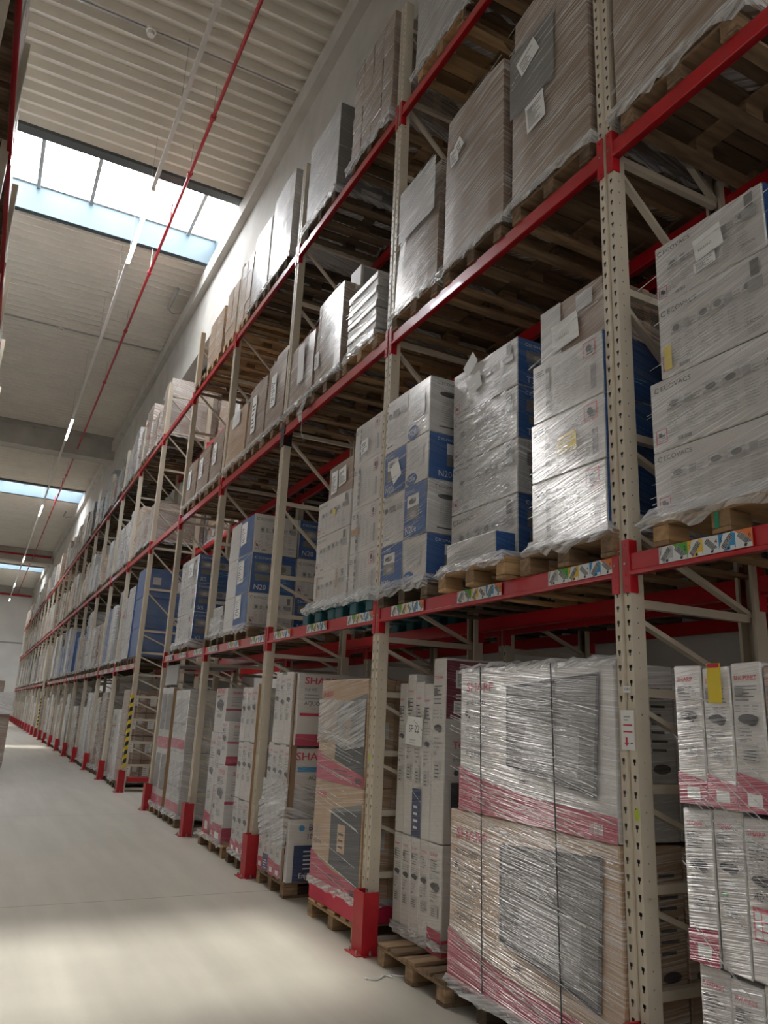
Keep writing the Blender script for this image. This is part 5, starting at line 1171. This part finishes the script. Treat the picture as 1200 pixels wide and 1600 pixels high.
# ---- back row goods (undersides and gaps show them)
BW = {}
def block_load(x0, yc, z0, h, col, lvl, wd, dp, variant):
    key = (col, lvl, round(h, 1), round(wd, 1), variant)
    return key
def far_load(x0, yc, zbase, h, col, lvl, wd, label, group, variant=0, seed=0, with_pallet=True, dp=1.15):
    """a whole wrapped pallet load: stacked cartons, film foot and pallet as parts"""
    key = (col, lvl, round(h, 2), round(wd, 2), variant)
    if key not in BW:
        rnd = random.Random(hash(key) % 1000 if False else int(h*1000)+variant*77+len(col))
        root = empty('wrapped_pallet_load', (x0+dp/2, yc, zbase), label, 'pallet load', group)
        mb = MB(); nz = (1, 3, 4, 2)[variant % 4]; ny = (1, 2, 1, 3)[variant % 4]
        if variant % 4 == 0: soft_box(mb, -dp/2, dp/2, -wd/2, wd/2, PT+0.002, PT+h, cm(col, lvl), rnd, 0.02, 5, 3, 0.03*rnd.random())
        else:
            for k in range(nz):
                for j in range(ny):
                    s = rnd.uniform(0, 0.02); mb.cbox(-dp/2+s, dp/2, -wd/2+wd*j/ny+0.002, -wd/2+wd*(j+1)/ny-0.002, PT+0.002+h*k/nz, PT+h*(k+1)/nz-0.002, cm(col if (k+j) % 3 else ('white' if col == 'white' else col), lvl), 0.01, 0.006, rnd)
                    F = Face(mb, (-dp/2-0.008, -wd/2+wd*(j+1)/ny-0.01, PT+h*k/nz), (0, -1, 0), (0, 0, 1), wd/ny-0.02, h/nz, lvl)
                    if rnd.random() < 0.75: F.lines(F.w*0.1, F.h*0.2, F.w*0.6, F.h*0.6, 4, 'grey', rnd, 0.3); F.rect(F.w*0.65, F.h*0.3, F.w*0.9, F.h*0.7, 'pale' if col != 'white' else 'photo')
                    if rnd.random() < 0.25: F.rect(0.01, F.h*0.02, F.w, F.h*0.18, 'pink' if variant == 1 else 'kraft')
        mb.build('carton_stack', root)
        mb = MB(); skirt_into(mb, -dp/2-0.01, dp/2+0.01, -wd/2-0.01, wd/2+0.01, 0, PT, rnd, 0.04, 0.025, 0.06)
        mb.build('stretch_film', root); mb = MB(); ribbons_into(mb, -dp/2-0.012, -wd/2, wd/2, PT, PT+h, rnd, 10, 0.4, (0.006, 0.02)); mb.build('film_strand', root)['kind'] = 'stuff'
        mb = MB()
        for n, q in pallet_parts(m_wood if variant % 2 else m_wood3, 0.8, 1.2): mb.mesh([(v[0]+0.0, v[1], v[2]) for v in q.v], q.f, m_wood if variant % 2 else m_wood3)
        mb.build('wooden_pallet_base', root)
        BW[key] = root; return root
    return copy_tree(BW[key], (x0+dp/2, yc, zbase), label, group)
rr = random.Random(21)
SLOT = ['near', 'centre', 'far']
CN = {'brown': 'brown', 'white': 'white', 'blue': 'blue', 'pale': 'grey', 'kraft': 'tan', 'photo': 'dark'}
for k in range(-1, 6):
    for lv in (1, 2, 3):
        if lv == 1 and k == 4: continue
        for s in range(3):
            if k == -1 and s == 0: continue
            col = rr.choice(['brown', 'brown', 'kraft', 'pale']) if lv != 1 else rr.choice(['blue', 'white', 'blue'])
            h = rr.choice([1.1, 1.4]) if lv > 1 else 1.4
            far_load(4.06, PY(k)+0.50+0.9*s, LV[lv][1], h, col, 'l', 0.78, '%s pallet load in the back row, %s level, %s, %s place' % (CN[col], NAMELV[lv], bay_words(k), SLOT[s]), 'pallet loads of the back row', rr.choice([0, 1, 2]))
# ---- everything beyond the walkway on the right
LN = {0: 'ground', 1: 'lowest', 2: 'middle', 3: 'top'}
for k in range(4, NF-1):
    for lv in (0, 1, 2, 3):
        if k in TUN: continue
        for s in range(3):
            yc = PY(k)+0.50+0.9*s
            if k == 5 and lv == 0 and s == 0: continue
            if k == 5 and lv == 1 and s < 2: continue
            if rr.random() < 0.05: continue
            base = 0 if lv == 0 else LV[lv][1]
            if lv == 0: col = rr.choice(['white', 'white', 'pale', 'brown']); h = rr.choice([1.45, 1.7, 1.85])
            elif lv == 1: col = rr.choice(['white', 'white', 'pale', 'blue', 'brown', 'photo']); h = rr.choice([1.2, 1.5, 1.8])
            elif lv == 2: col = rr.choice(['brown', 'kraft', 'pale', 'brown', 'white']); h = rr.choice([0.9, 1.2, 1.4])
            else: col = rr.choice(['pale', 'white', 'brown', 'kraft', 'brown', 'photo']); h = rr.choice([0.9, 1.15, 1.4])
            if k in (9, 10) and lv == 1: col = 'blue' if s != 1 else 'pale'
            far_load(XF+0.03*(lv == 0)+rr.uniform(0, 0.07), yc+rr.uniform(-0.03, 0.03), base, h, col, 'h', rr.choice([0.72, 0.78]), '%s wrapped pallet load at the %s level, %s of the right-hand rack, %s place' % (CN[col], LN[lv], bay_words(k), SLOT[s]), 'wrapped pallet loads beyond the walkway', rr.choice([0, 1, 2, 3, 0]))
# ---- left-hand rack goods: only the upper ones come into view
for i in range(-1, 6):
    for lv in (2, 3):
        for s in range(3):
            col = rr.choice(['brown', 'pale', 'white'])
            far_load(-1.81, 5.54+2.78*(i-0)+0.5+0.9*s, LV[lv][1], 1.1 if lv == 3 and i > 0 else 1.4, 'pale' if lv == 3 and i < 1 else col, 'h', 0.78, '%s wrapped load of the left-hand rack, %s level, %s bay, %s place' % (CN['pale' if lv == 3 and i < 1 else col], NAMELV[lv], ORD[i+2], SLOT[s]), 'pallet loads of the left-hand rack', rr.choice([0, 2]))
# ---- pallets parked in the aisle on the left
pallet(-0.40, 22.0, 0, 'wooden pallet under the brown and white load parked at the left of the aisle', 'grey', parts=False, w=1.2, d=1.2)
wrapped_box(-0.36, 0.83, 21.45, 22.4, PT, 1.35, 'brown', 'l', 'big brown carton parked at the left of the aisle floor', 600, 0.0, 0, 0.01)
wrapped_box(-0.4, 0.87, 21.4, 22.45, 1.352, 1.87, 'white', 'h', 'white wrapped bundle on top of the brown carton at the left of the aisle', 601, 0.0, 0, 0.015)
pallet(-0.5, 24.6, 0, 'wooden pallet under the farther brown stack at the left of the aisle', 'grey', parts=False, w=1.2, d=1.2)
wrapped_box(-0.5, 0.68, 24.1, 25.1, PT, 2.2, 'brown', 'l', 'farther brown stack rising behind the white bundle at the left of the aisle', 602, 0.0, 0, 0.01)
